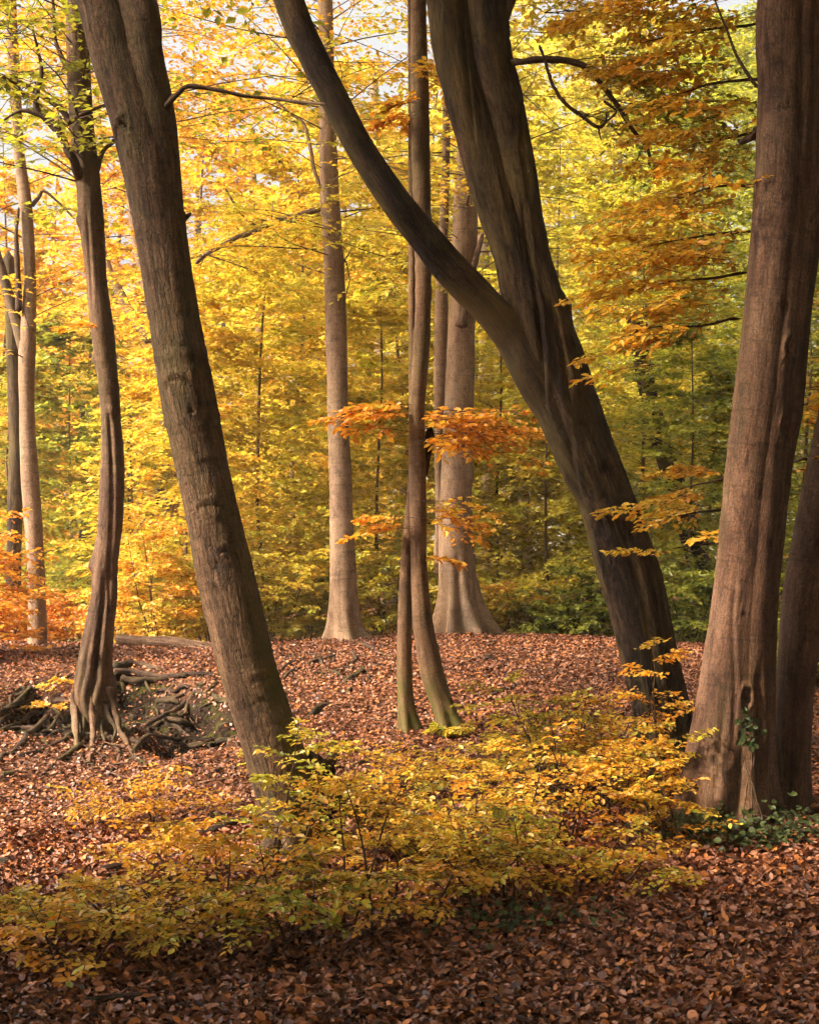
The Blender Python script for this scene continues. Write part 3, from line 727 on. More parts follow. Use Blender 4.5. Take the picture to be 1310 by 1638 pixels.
px_limb(R3, [(50, 330, 8), (62, 315, 7), (70, 305, 5), (90, 320, 4), (120, 350, 3)], 19, TWIG, seed=52)
wd = MB()
A = crown(rng, np.vstack([c3[c3[:, 2] > 4.2], c3[c3[:, 2] > 7]]), 110, 2.4, {**GOLDEN, 'orange': 5, 'amber': 5, 'olive': 2}, 10, 10, .09, el=(-.15, .6), wood=wd, wood_r=.015)
build_leaves(R3, A, 'crown'); wd.build('branches', TWIG, kind='stuff', parent=R3)

# ---- the pale faded beech behind the leaning one
R4 = thing('beech_tree', (*at(280, 1045, 30)[:2], 0.1), 'faded sunlit beech mostly hidden behind the thick leaning trunk', 'tree')
c4, r4, s4 = trunk(R4, [(268, 308, 1050), (267, 304, 950), (262, 296, 850), (258, 288, 750), (252, 280, 640), (238, 262, 520), (219, 236, 430), (206, 222, 350), (196, 210, 220), (188, 200, 80)], 30.0, BARK_GREY,
    above=[(-5.7, 30, 14, .08), (-5.8, 30, 17, .02)], segs=28, step=.1, seed=17)
px_limb(R4, [(243, 548, 20), (215, 510, 17), (192, 470, 15), (176, 438, 13), (165, 400, 10), (150, 350, 8)], 29.8, BARK_GREY, seed=55)
wd = MB()
A = crown(rng, np.vstack([c4[c4[:, 2] > 5], c4[c4[:, 2] > 9]]), 165, 3.4, {**GOLDEN, 'orange': 5, 'amber': 5}, 11, 11, .13, el=(-.2, .6), wood=wd, wood_r=.02)
build_leaves(R4, A, 'crown'); wd.build('branches', TWIG, kind='stuff', parent=R4)

# ---- the straight beech in the centre
R5 = thing('beech_tree', (*hit(550, 1032)[:2], .75), 'straight smooth grey beech with flared foot on the crest, left of the thin stems', 'tree')
c5, r5, s5 = trunk(R5, [(528, 578, 1034), (529, 573, 1000), (529, 571, 950), (528, 567, 870), (527, 564, 800), (524, 557, 650), (521, 555, 545), (519, 552, 450), (512, 542, 300), (510, 537, 170), (508, 532, 0)],
    21.0, BARK_GREY, above=[(-1.2, 21, 11.5, .10), (-1.25, 21, 15, .03)], segs=64, step=.045, flare=(1.1, .30, 5, 1.2), lump=.05, wrinkle=.006, seed=19, marks=30,
    scars=[(540, 466, .06, .05, .012), (532, 492, .05, .03, .010), (535, 700, .06, .02, .008), (548, 790, .08, .02, .006), (530, 310, .06, .02, .008)])
for k, pts in enumerate([[(540, 1050, 5), (500, 1062, 6), (470, 1075, 6), (448, 1092, 3)], [(536, 1052, 5), (520, 1075, 5), (505, 1098, 3)], [(560, 1045, 6), (568, 1060, 6), (555, 1072, 4)],
                         [(580, 1072, 9), (570, 1082, 9), (552, 1095, 6)], [(585, 1090, 4), (560, 1105, 5), (545, 1122, 3)], [(528, 1125, 4), (515, 1135, 9), (495, 1150, 4)], [(605, 1040, 4), (620, 1034, 8), (628, 1036, 4)], [(475, 1058, 4), (460, 1066, 4), (452, 1075, 3)]]):
    ground_root(R5, pts, 140 + k, ROOT_WOOD, .3)
random_roots(R5, 14, 545, 1075, (40, 22), 7)
px_limb(R5, [(515, 332, 12), (490, 340, 10), (455, 352, 10), (415, 366, 9), (380, 378, 9), (345, 398, 8), (312, 420, 7)], 21.2, BARK_FAR, seed=56, wob=.03)
px_limb(R5, [(415, 366, 6), (395, 350, 5), (378, 330, 4), (360, 300, 3)], 21.2, TWIG, seed=57)
px_limb(R5, [(512, 305, 7), (503, 270, 6), (497, 235, 6), (486, 198, 5), (465, 180, 4), (442, 158, 3)], 20.8, BARK_GREY, seed=58, wob=.02)
wd = MB()
A = cat_leaves(crown(rng, np.vstack([c5[c5[:, 2] > 5.6], c5[c5[:, 2] > 8]]), 185, 3.4, {**GOLDEN, 'orange': 2.5, 'amber': 4, 'olive': 1.5}, 12, 11, .10, el=(-.2, .6), wood=wd, wood_r=.02),
               crown(rng, np.array([at(330, 408, 21.2), at(380, 378, 21.2), at(440, 356, 21.2), at(470, 345, 21.2)]), 34, 1.6, YELLOW, 10, 10, .085, el=(-.3, .3), wood=wd, wood_r=.012))
build_leaves(R5, A, 'crown'); wd.build('branches', TWIG, kind='stuff', parent=R5)

# ---- the big forked beech leaning over the middle
R6 = thing('beech_tree', (*hit(1070, 1222)[:2], .25), 'dark stained beech forking into a fluted stem and a bowed limb', 'tree')
d6 = 12.5
rw = (-400, 0, 120, 230, 350, 440, 520, 620, 1638)
c6, r6, s6 = trunk(R6, [(1030, 1110, 1235), (1022, 1105, 1180), (1012, 1100, 1130), (992, 1085, 1055), (967, 1067, 955), (950, 1052, 900), (921, 1018, 800), (895, 1000, 750), (874, 980, 700), (848, 957, 640), (826, 938, 580), (812, 920, 530), (800, 905, 480), (784, 882, 400), (748, 865, 300), (720, 847, 200), (694, 826, 100), (680, 816, 0)],
    d6, BARK_DARK, above=[(.35, 12.5, 7.6, .26), (.1, 12.5, 9.5, .18), (-.1, 12.6, 12, .09), (-.2, 12.6, 14, .03)], segs=150, step=0.024, flare=(.45, .25, 4, .9), fissure=.011, lump=.07, wrinkle=.006, seed=24, marks=60,
    lobes=[(rw, (-.50, -.48, -.42, -.36, -.30, -.22, -.1, 0, 0), (.12, .12, .10, .08, .06, .03, 0, 0, 0), (.46, .48, .54, .60, .67, .77, .92, 1, 1)),
           (rw, (.50, .46, .46, .48, .46, .42, .34, .10, 0), (-.18, -.18, -.16, -.14, -.12, -.10, -.06, 0, 0), (.46, .49, .49, .48, .50, .55, .66, .92, 1))],
    scars=[(983, 905, .08, .03, .010), (760, 345, .06, .02, .008), (700, 215, .05, .02, .008), (775, 45, .05, .07, .014), (965, 790, .07, .02, .007), (900, 560, .04, .05, .01)],
    knots=[(745, 172, .02, .03, -.012), (740, 60, .02, .05, -.014), (842, 385, .02, .06, -.012), (830, 530, .03, .06, .02), (914, 505, .04, .08, .03), (855, 290, .02, .07, -.012)],
    grooves=[([(718, 50), (728, 120), (736, 175), (742, 215)], .022, .035), ([(868, 640), (862, 560), (856, 490), (850, 430), (845, 350)], .022, .035), ([(905, 640), (895, 560), (888, 500)], .02, .035), ([(930, 800), (905, 700), (880, 620)], .03, .02), ([(1000, 1150), (985, 1050), (950, 920), (925, 800)], .03, .025), ([(1050, 1150), (1030, 1000), (990, 850)], .03, .018), ([(850, 330), (838, 250), (835, 180)], .018, .02)])
px = [(905, 690, 40, 12.5), (880, 640, 70, 12.5), (852, 590, 74, 12.47), (825, 545, 66, 12.45), (790, 502, 58, 12.4), (752, 462, 57, 12.35), (716, 424, 54, 12.3), (680, 380, 52, 12.25), (636, 326, 50, 12.2), (592, 262, 47, 12.2), (560, 207, 46, 12.2), (530, 148, 46, 12.2), (500, 88, 47, 12.2), (474, 30, 48, 12.2), (452, -30, 48, 12.2), (410, -140, 44, 12.2), (360, -280, 30, 12.2), (330, -420, 10, 12.2)]
mb = MB(); P = [[*at(a, b, e), w/2/F*e] for a, b, w, e in px]
tube(mb, P, .09, 64, n=260, seed=33); mb.build('limb', BARK_DARK, R6)
limb_pts = np.array(P)[-4:, :3]
px_limb(R6, [(785, 108, 15, 12.5), (815, 102, 14, 12.4), (840, 101, 12), (870, 97, 12), (900, 98, 12), (930, 105, 11), (955, 125, 10), (975, 150, 9), (995, 182, 8), (1012, 208, 7), (1032, 228, 6), (1041, 245, 5), (1041, 264, 4)], 12.3, TWIG, seed=61, rough=.35, wob=.015)
px_limb(R6, [(862, 70, 4), (875, 105, 5), (888, 140, 6), (905, 165, 6), (930, 185, 6), (955, 203, 6), (966, 196, 4), (968, 180, 3)], 12.1, TWIG, seed=62, rough=.35, wob=.01)
px_limb(R6, [(965, 160, 5), (985, 178, 4), (968, 195, 3), (958, 205, 3), (962, 225, 2)], 12.2, TWIG, seed=63, rough=.3)
px_limb(R6, [(805, 30, 18), (815, 5, 16), (828, -30, 14), (850, -90, 12)], 12.4, TWIG, seed=64)
wd = MB()
A = cat_leaves(crown(rng, np.vstack([c6[c6[:, 2] > 6.6], limb_pts]), 70, 2.8, OLIVE, 11, 9, .12, el=(-.05, .8), wood=wd, wood_r=.02), crown(rng, c6[c6[:, 2] > 8.6], 70, 5.0, OLIVE, 10, 8, .28, el=(0, .4), wood=wd, wood_r=.03, tilt=.5, twl=.55),
               crown(rng, np.array([at(900, 98, 12.3), at(940, 110, 12.3), at(980, 160, 12.3), at(1030, 228, 12.3), at(930, 185, 12.1), at(870, 20, 12.5), at(900, -40, 12.6)]), 26, 1.3, OLIVE, 9, 9, .07, el=(-.3, .4), wood=wd, wood_r=.008, twigs=True, az=(-1.2, 1.6)))
build_leaves(R6, A, 'crown'); wd.build('branches', TWIG, kind='stuff', parent=R6)

# ---- the slim double-stemmed beech in the middle
R8 = thing('beech_tree', (*hit(690, 1165)[:2], .45), 'slim twin-stemmed beech with an orange leaf spray in the clearing', 'tree')
d8 = 13.5
c8, r8, s8 = trunk(R8, [(700, 738, 1165), (691, 727, 1130), (673, 711, 1080), (663, 697, 1020), (659, 690, 980), (657, 683, 900), (655, 682, 800), (655, 681, 720), (655, 680, 650), (660, 687, 560), (664, 690, 480), (662, 690, 380), (658, 688, 250), (657, 686, 150), (657, 682, 0)],
    d8, BARK_THIN, above=[(.1, 13.5, 8.2, .05), (.1, 13.5, 10.5, .02)], below=.25, segs=56, step=.03, flare=(.6, .16, 4, 2.2), lump=.06, wrinkle=.004, seed=28, marks=40,
    knots=[(668, 755, .02, .02, -.012), (678, 770, .02, .05, .015), (668, 890, .02, .03, -.008), (664, 860, .015, .02, -.008), (672, 1040, .015, .012, -.008), (690, 1080, .02, .02, .008)])
c8b, r8b, s8b = trunk(R8, [(641, 668, 1163), (637, 661, 1120), (635, 659, 1060), (636, 659, 980), (641, 660, 900), (647, 664, 830), (653, 668, 760), (654, 668, 700), (654, 667, 560), (653, 666, 400), (653, 665, 200), (652, 664, 0)],
    13.65, BARK_THIN, above=[(0, 13.7, 7.5, .03), (0, 13.7, 9, .012)], below=.25, segs=40, step=.04, flare=(.6, .16, 4, 1), lump=.06, marks=20, seed=29, name='side_trunk')
px_limb(R8, [(678, 762, 10), (682, 735, 12), (686, 705, 13), (688, 690, 11), (686, 682, 6)], 13.55, ROT_WOOD, seed=66, name='branch_stub', rough=.35)
wd = MB()
As = []
for (a, b, dd, az_, n_, L_) in [(672, 680, 13.5, (-.5, .6), 14, 1.15), (668, 668, 13.5, (2.6, 3.9), 7, .85), (668, 700, 13.4, (-.9, -.2), 4, .55), (668, 812, 13.4, (-.5, .5), 3, .75), (664, 828, 13.4, (2.7, 3.6), 3, .6), (672, 870, 13.5, (-.4, .4), 2, .5), (668, 120, 13.5, (-2, 2), 4, .6), (668, 180, 13.4, (2, 4.5), 4, .5)]:
    P0 = np.repeat(at(a, b, dd)[None], n_, 0) + rng.normal(0, .05, (n_, 3))*np.array([.3, .3, 1.6])
    As.append(sprays(rng, P0, rng.uniform(*az_, n_), rng.uniform(-.05, .25, n_), L_*rng.uniform(.6, 1.1, n_), ORANGE if b < 760 and b > 500 else {**ORANGE, 'yellow': 4, 'gold': 4}, 9, 8, leaf=.07, droop=.22, mb_wood=wd, wood_r=.006, twigs=True, tilt=.5))
As.append(crown(rng, np.vstack([c8[c8[:, 2] > 6.9], c8b[c8b[:, 2] > 6.9]]), 40, 1.8, MIXED, 9, 9, .085, el=(0, .7), wood=wd, wood_r=.012))
build_leaves(R8, cat_leaves(*As), 'crown', single=150, near=True, rng=rng); wd.build('branches', TWIG, kind='stuff', parent=R8)

# ---- the double beech on the crest behind
R9 = thing('beech_tree', (*hit(735, 1012)[:2], .85), 'stout double beech with spreading foot on the crest, snagged bough at mid height', 'tree')
c9, r9, s9 = trunk(R9, [(702, 772, 1014), (701, 765, 960), (701, 757, 900), (703, 755, 830), (706, 756, 750), (710, 758, 650), (716, 760, 540), (720, 762, 450), (724, 764, 350), (730, 764, 260), (738, 766, 150), (744, 768, 0)],
    22.0, BARK_GREY, above=[(.95, 22, 12, .12), (1.0, 22, 15, .03)], segs=72, step=.045, flare=(.95, .35, 7, .5), lump=.07, wrinkle=.006, seed=35, marks=30,
    knots=[(752, 765, .06, .10, .05), (745, 870, .03, .05, -.02), (735, 480, .03, .05, .02)], scars=[(735, 640, .07, .03, .01), (740, 545, .06, .06, .012)],
    grooves=[([(735, 1010), (733, 960), (731, 900)], .03, .04), ([(718, 1010), (716, 950)], .03, .03), ([(755, 1010), (750, 950), (747, 890)], .03, .03)])
trunk(R9, [(697, 712, 860), (696, 709, 780), (694, 710, 700), (694, 714, 600), (695, 717, 500), (699, 716, 420), (704, 718, 330), (708, 720, 200)], 22.3, BARK_GREY, above=[(.5, 22.3, 9.5, .05), (.5, 22.3, 11, .02)], segs=32, step=.07, seed=36, name='side_trunk')
px_limb(R9, [(738, 525, 20), (742, 500, 14), (750, 465, 11), (758, 425, 10), (766, 395, 8), (773, 372, 4)], 21.8, DEAD_WOOD, seed=67, rough=.4, name='branch_stub')
for k, pts in enumerate([[(770, 1022, 7), (800, 1018, 6), (830, 1026, 4), (848, 1034, 3)], [(800, 1020, 4), (785, 1032, 5), (765, 1042, 3)]]):
    ground_root(R9, pts, 160 + k, ROOT_WOOD, .3)
wd = MB()
A = crown(rng, c9[c9[:, 2] > 5.5], 130, 3.3, LIMEG, 12, 11, .10, el=(-.2, .6), wood=wd, wood_r=.02)
build_leaves(R9, A, 'crown'); wd.build('branches', TWIG, kind='stuff', parent=R9)

# ---- the fluted beech at the right
R10 = thing('beech_tree', (*hit(1165, 1300)[:2], .15), 'massive reddish-brown fluted beech with a knot hole low on its trunk', 'tree')
d10 = 10.5
rw = (-400, 0, 300, 560, 700, 850, 1000, 1150, 1638)
c10, r10, s10 = trunk(R10, [(1090, 1238, 1312), (1094, 1237, 1250), (1106, 1237, 1180), (1118, 1238, 1110), (1131, 1242, 1010), (1141, 1246, 940), (1151, 1255, 850), (1161, 1267, 750), (1172, 1284, 650), (1188, 1297, 520), (1197, 1308, 430), (1207, 1325, 300), (1212, 1336, 150), (1213, 1344, 0)],
    d10, BARK_WARM, above=[(2.75, 10.5, 7, .22), (2.85, 10.5, 9, .15), (2.9, 10.5, 11.5, .05)], segs=150, step=0.024, flare=(.30, .24, 6, .2), lump=.05, wrinkle=.004, seed=41, marks=60,
    lobes=[(rw, (-.42, -.40, -.34, -.30, -.28, -.24, -.20, -.14, -.1), (-.06,)*9, (.60, .62, .68, .71, .74, .77, .80, .88, .92)),
           (rw, (.36, .38, .44, .46, .48, .50, .52, .48, .42), (.10, .10, .12, .12, .10, .08, .04, .02, 0), (.64, .62, .57, .55, .53, .51, .50, .56, .60)),
           (rw, (0, 0, 0, .05, .1, .2, .22, .22, .2), (-.1, -.1, -.1, -.2, -.25, -.3, -.32, -.32, -.3), (.5, .5, .5, .5, .5, .5, .52, .58, .62))],
    scars=[(1262, 578, .08, .08, .020), (1256, 700, .07, .05, .016), (1200, 715, .06, .015, .008), (1210, 570, .03, .01, .008), (1185, 880, .03, .02, .008), (1252, 180, .10, .04, .012)],
    knots=[(1183, 1108, .035, .055, -.035), (1168, 1108, .02, .02, -.012), (1263, 560, .05, .06, -.025), (1256, 680, .045, .06, -.02), (1180, 982, .018, .012, -.012), (1182, 738, .012, .05, .008), (1240, 970, .02, .05, -.02), (1190, 1190, .06, .03, .02), (1135, 1225, .03, .05, .015), (1150, 1205, .03, .05, -.012)],
    grooves=[([(1160, 1180), (1163, 1080), (1160, 1000), (1166, 920)], .015, .012), ([(1205, 1290), (1205, 1180), (1205, 1080)], .03, .03), ([(1130, 1290), (1140, 1200), (1146, 1130)], .025, .018), ([(1168, 1290), (1172, 1210)], .025, .025)])
c10b, r10b, s10b = trunk(R10, [(1232, 1296, 1302), (1236, 1296, 1240), (1238, 1298, 1170), (1240, 1302, 1110), (1245, 1312, 1030), (1252, 1326, 950), (1268, 1345, 860), (1288, 1368, 760), (1312, 1392, 650), (1345, 1420, 500)],
    10.75, BARK_WARM, above=[(3.5, 10.8, 5.2, .14), (4.2, 10.9, 7.5, .10), (4.9, 11, 10, .03)], segs=96, step=.03, flare=(.2, .25, 5, .4), lump=.06, wrinkle=.004, seed=42, marks=25, name='side_trunk', scars=[(1295, 878, .06, .02, .01)])
px_limb(R10, [(1212, 140, 6), (1195, 118, 6), (1175, 85, 5), (1160, 45, 4), (1140, -10, 3)], 10.4, TWIG, seed=68, wob=.01)
px_limb(R10, [(1212, 205, 14, 10.6), (1204, 218, 12, 10.7), (1186, 226, 10, 10.9), (1180, 222, 4, 10.9)], 10.6, TWIG, seed=69, rough=.4, name='branch_stub')
wd = MB()
As = []
for (a, b, dd, az_, n_, L_, wx) in [(1215, 40, 11.2, (2.3, 3.9), 10, .7, .75), (1215, 130, 11.2, (2.4, 3.9), 7, .6, .55), (1208, 300, 11.3, (2.5, 3.8), 8, .65, .55), (1200, 375, 11.2, (2.5, 3.8), 9, .65, .65), (1195, 440, 11.2, (2.5, 3.8), 10, .65, .75), (1180, 515, 11.2, (2.5, 3.7), 8, .6, .75), (1215, -30, 11.2, (2.2, 4.0), 10, .8, .8), (1205, 215, 11.4, (2.4, 3.6), 5, .6, .4),
        (1180, 770, 11.6, (2.6, 3.5), 4, .5, .45), (1165, 815, 11.8, (2.6, 3.5), 4, .5, .5), (1150, 870, 11.9, (2.6, 3.5), 2, .4, .3), (1285, 650, 11, (-.6, .8), 5, .5, .1), (1285, 740, 11.1, (-.6, .6), 5, .5, .1)]:
    n_ = int(n_*1.45); sx_ = rng.uniform(0, 1, n_)
    P0 = np.repeat(at(a, b, dd)[None], n_, 0) + rng.normal(0, .05, (n_, 3))*np.array([.5, 7, 2.4])
    P0[:, 0] -= wx*sx_; P0[:, 2] -= .12*wx*sx_
    bough = np.array([[*at(a + 8, b - 5, dd), .012], [*(at(a, b, dd) - np.array([wx*.5, 0, .01])), .009], [*(at(a, b, dd) - np.array([wx*1.15, 0, .15*wx])), .003]])
    mbb = MB(); tube(mbb, bough, .3, 6, n=16, seed=int(b) + 300, wob=.03); mbb.build('branch', TWIG, R10)
    As.append(sprays(rng, P0, rng.uniform(*az_, n_), rng.uniform(-.2, .2, n_), L_*rng.uniform(.6, 1.15, n_), {'amber': 5, 'gold': 6, 'orange': 1.5, 'yellow': 6}, 9, 8, leaf=.062, droop=.07, mb_wood=wd, wood_r=.005, twigs=.8, tilt=.38, start=.06))
As.append(crown(rng, np.vstack([c10[c10[:, 2] > 6.0], c10b[c10b[:, 2] > 6.0]]), 60, 2.6, {**ORANGE, 'olive': 3}, 10, 9, .12, el=(0, .8), wood=wd, wood_r=.02))
As.append(crown(rng, np.vstack([c10[c10[:, 2] > 8.2], c10b[c10b[:, 2] > 8.2]]), 45, 4.5, {**ORANGE, 'olive': 3}, 10, 8, .28, el=(0, .4), wood=wd, wood_r=.03, tilt=.5, twl=.55))
build_leaves(R10, cat_leaves(*As), 'crown', single=280, near=True, rng=rng); wd.build('branches', TWIG, kind='stuff', parent=R10)

# ================================================================== further trees of the wood
def make_tree(px_, d, H_, r0, crown_z, nb, L, mix, label, ntw=11, nlf=11, leaf=.09, seed=0, lean=(0, 0), name='beech_tree', cat='tree', group='young beeches behind the crest', bark=None, el=(-.25, .35), droop=.14, x=None, single=0, az=None, tilt=.35, wood_r=None, twl=.42, trunk_segs=10):
    rng = np.random.default_rng(1000 + seed)
    bx = (px_ - CX)/F*d if x is None else x
    bz = float(H(bx, d))
    root = thing(name, (bx, d, bz), label, cat, group)
    n = 7; tt = np.linspace(0, 1, n)
    P = np.stack([bx + lean[0]*tt + .03*H_*noise(np.stack([tt*3, tt*0 + seed, tt*0], -1), 5)*tt**.5, d + lean[1]*tt + .03*H_*noise(np.stack([tt*3, tt*0 + seed, tt*0 + 4], -1), 6)*tt**.5, bz - .25 + (H_ + .25)*tt, r0*(1.05 - tt)**.8 + .004], -1)
    mb = MB(); tube(mb, P, .12, trunk_segs, n=36, seed=seed); mb.build('trunk', bark or BARK_FAR, root)
    C_, _ = curve(P, 60); zz = C_[:, 2] - bz
    k = np.where((zz > crown_z[0]) & (zz < crown_z[1]))[0]
    sel = rng.choice(k, nb); h = (zz[sel] - crown_z[0])/max(crown_z[1] - crown_z[0], .1)
    Lb = L*(1.05 - .65*h)*rng.uniform(.55, 1.15, nb)
    a_ = (np.arange(nb)*2.39996 + rng.normal(0, .4, nb)) if az is None else rng.uniform(*az, nb)
    wd = MB()
    A = sprays(rng, C_[sel, :3], a_, rng.uniform(*el, nb) + .35*h, Lb, mix, ntw, nlf, leaf=leaf, droop=droop, mb_wood=wd, wood_r=wood_r or max(.006, r0*.22), tilt=tilt, twl=twl)
    wd.build('branches', TWIG, root, kind='stuff')
    build_leaves(root, A, 'crown', single=single, rng=rng)
    return root

TREES = [
    # px, d, height, r0, crown range, branches, length, palette, leaf, label
    (300, 23, 5.5, .05, (.3, 5.2), 60, 1.9, {**GOLDEN, 'lime': 3}, .085, 'young golden beech spreading low sprays right behind the thick leaning trunk'),
    (215, 25, 4.0, .05, (.3, 3.8), 44, 1.6, {**YELLOW, 'olive': 3}, .085, 'low yellow-green beech between the stilt-rooted tree and the leaning trunk'),
    (420, 24, 7.0, .06, (.2, 6.8), 84, 2.3, YELLOW, .09, 'bright yellow young beech filling the gap left of the central straight trunk'),
    (480, 28, 9.0, .08, (.8, 8.8), 92, 2.6, GOLDEN, .10, 'taller golden beech behind the gap left of the central straight trunk'),
    (610, 25, 6.5, .05, (.2, 6.3), 80, 2.0, YELLOW, .09, 'lemon-yellow young beech between the central trunk and the slim twin stems'),
    (640, 31, 10, .08, (1, 9.8), 84, 2.8, {**YELLOW, 'gold': 5}, .11, 'tall yellow beech rising behind the slim twin stems'),
    (800, 26, 6.5, .06, (.15, 6.2), 84, 2.1, {**LIMEG, 'yellow': 4}, .09, 'lime-yellow young beech right of the stout double beech'),
    (880, 24.5, 4.5, .05, (.1, 4.3), 60, 1.7, LIMEG, .085, 'low lime-green beech framed between double beech and dark leaning trunk'),
    (905, 31, 10, .08, (1.2, 9.8), 90, 2.8, LIMEG, .105, 'tall green-yellow beech behind the dark leaning trunk'),
    (1030, 27, 8, .07, (.2, 7.8), 92, 2.4, LIMEG, .095, 'layered lime-green beech right of the dark leaning trunk'),
    (1110, 24, 5.0, .05, (.1, 4.8), 64, 1.7, {**OLIVE, 'lime': 4}, .085, 'low olive-green beech left of the fluted trunk foot'),
    (1130, 33, 12, .10, (2, 11.8), 96, 3.0, {**OLIVE, 'lime': 5}, .12, 'tall olive-green beech standing deep behind the fluted trunk'),
    (1290, 25, 7.0, .06, (.1, 6.8), 70, 2.0, OLIVE, .095, 'dark green young beech glimpsed right of the fluted trunk'),
    (110, 29, 6.0, .06, (.3, 5.8), 70, 2.2, OLIVE, .10, 'shaded green beech behind the stilt-rooted tree'),
    (20, 26, 5.0, .05, (.2, 4.8), 50, 1.8, {**OLIVE, 'gold': 3}, .09, 'shaded young beech behind the pale trunk at the left edge'),
    (140, 37, 12, .10, (2, 11.5), 64, 3.0, {**GOLDEN, 'orange': 5, 'amber': 4}, .13, 'tall orange-gold beech behind the stilt-rooted tree'),
    (0, 34, 11, .09, (2, 10), 60, 2.8, {**GOLDEN, 'orange': 4}, .13, 'tall orange beech deep behind the pale trunk at the left edge'),
    (330, 38, 14, .11, (2.2, 13), 84, 3.4, {**GOLDEN, 'amber': 4, 'orange': 2}, .13, 'tall golden beech deep behind the thick leaning trunk'),
    (540, 41, 15, .12, (2.5, 14.5), 100, 3.6, {**YELLOW, 'gold': 5}, .14, 'tall pale-yellow beech deep behind the central straight trunk'),
    (760, 38, 14, .11, (2.5, 13.8), 100, 3.4, {**LIMEG, 'yellow': 4}, .13, 'tall yellow-green beech deep behind the stout double beech'),
    (960, 42, 16, .13, (3, 15.5), 110, 3.8, {**LIMEG, 'gold': 2}, .14, 'tall green beech deep between the dark leaning and fluted trunks'),
    (1200, 44, 17, .13, (3, 16.5), 100, 3.8, OLIVE, .15, 'tall dark-green beech deep behind the fluted trunk at the right'),
    (1350, 36, 13, .11, (1, 12.8), 80, 3.0, {**OLIVE, 'orange': 2}, .13, 'tall green and orange beech beyond the right edge'),
]
for k, (p, d, h, r0, cz, nb, L, mx, lf, lab) in enumerate(TREES):
    make_tree(p, d, h, r0*.55, cz, int(nb*2.3), L*1.12, mx, lab, leaf=lf*1.12, seed=k, tilt=.55, bark=BARK_FAR)

# stems seen between the leaves
def far_trunk(edges, d, label, mat=BARK_GREY, seed=0, top=None):
    q_ = at((edges[0][0] + edges[0][1])/2, edges[0][2], d); z0 = float(H(q_[0], q_[1]))
    root = thing('beech_tree', (q_[0], q_[1], z0), label, 'tree', 'trunks seen deep in the wood')
    e = [(a + .0, b + .0, r) for a, b, r in edges]
    rr = HR + (CZ - z0)/d*F
    if e[0][2] < rr: e = [(e[0][0], e[0][1], rr)] + [x for x in e if x[2] < rr - 3]
    trunk(root, e, d, mat, segs=20, step=.12, seed=seed, below=.3, lump=.06)
    return root
far_trunk([(838, 856, 1016), (840, 854, 950), (836, 852, 860), (826, 846, 780), (822, 838, 700), (818, 834, 560), (812, 826, 400), (806, 818, 200)], 29, 'slender pale trunk rising right of the stout double beech', seed=71)
far_trunk([(772, 792, 1000), (770, 790, 700), (768, 788, 540), (764, 782, 400), (760, 776, 200), (758, 770, 0)], 34, 'pale trunk just right of the stout double beech, half covered by leaves', seed=72)
far_trunk([(1128, 1170, 985), (1108, 1146, 930), (1090, 1128, 870), (1070, 1106, 800), (1045, 1078, 720), (1020, 1050, 620), (1000, 1026, 500)], 27, 'dark beech trunk leaning left behind orange leaves near the fluted tree', BARK_DARK, seed=73)
far_trunk([(8, 34, 995), (10, 34, 900), (12, 36, 800), (14, 36, 700), (10, 30, 560), (4, 22, 400)], 24, 'dark shaded trunk left of the pale trunk at the left edge', BARK_DARK, seed=74)
far_trunk([(192, 214, 900), (205, 226, 870), (222, 240, 840), (240, 256, 800), (262, 274, 740)], 31, 'dark trunk slanting right between stilt-rooted and leaning trees', BARK_DARK, seed=75)
far_trunk([(202, 212, 1000), (203, 212, 900), (204, 212, 800), (202, 210, 640)], 27, 'thin dark stem standing right of the stilt-rooted tree', BARK_DARK, seed=76)
far_trunk([(118, 132, 1000), (122, 136, 900), (130, 142, 800), (126, 136, 640)], 33, 'thin dark stem in the shade left of the stilt-rooted tree', BARK_DARK, seed=77)
far_trunk([(1025, 1037, 980), (1024, 1036, 800), (1022, 1034, 600), (1028, 1038, 450)], 36, 'thin dark stem among green leaves right of the dark leaning trunk', BARK_DARK, seed=78)
far_trunk([(402, 420, 980), (404, 420, 800), (408, 424, 600), (400, 414, 400), (396, 408, 200)], 45, 'faint trunk deep between the leaning and the central trunks', BARK_GREY, seed=79)
far_trunk([(604, 622, 980), (600, 618, 700), (598, 614, 400), (590, 604, 100)], 48, 'faint trunk deep behind yellow leaves left of the slim twin stems', BARK_GREY, seed=80)

# the wood beyond, one mass
rng = np.random.default_rng(77)
wd = MB(); nb = 3000
ang = rng.uniform(-.36, .36, nb); dist = rng.uniform(50, 95, nb)
P0 = np.stack([np.sin(ang)*dist, np.cos(ang)*dist, np.zeros(nb)], -1)
P0[:, 2] = rng.beta(1.1, 1.3, nb)*dist*(.20 + .18*sstep(-.16, .08, ang)) + .3
fm = [sprays(rng, P0[s_], rng.uniform(0, 6.28, len(P0[s_])), rng.uniform(-.2, .3, len(P0[s_])), rng.uniform(2, 4.2, len(P0[s_])), mx, 8, 8, leaf=.36, droop=.15, tilt=.6, mb_wood=None, wood_r=.04)
      for s_, mx in ((np.where(ang < -.02)[0], GOLDEN), (np.where((ang >= -.02) & (ang < .12))[0], YELLOW), (np.where(ang >= .12)[0], {**OLIVE, 'lime': 4}))]
mb = MB(); leaf_geo(mb, *cat_leaves(*fm), wide=.7)
o = mb.build('distant_wood', LEAF, smooth=False); o['kind'] = 'stuff'; o['label'] = 'mass of autumn leaves of the wood far behind'
far_stems = MB(); n = 46
ang = rng.uniform(-.34, .34, n); dist = rng.uniform(50, 95, n)
Pb = np.stack([np.sin(ang)*dist, np.cos(ang)*dist, np.zeros(n)], -1); Pb[:, 2] = H(Pb[:, 0], Pb[:, 1]) - .5
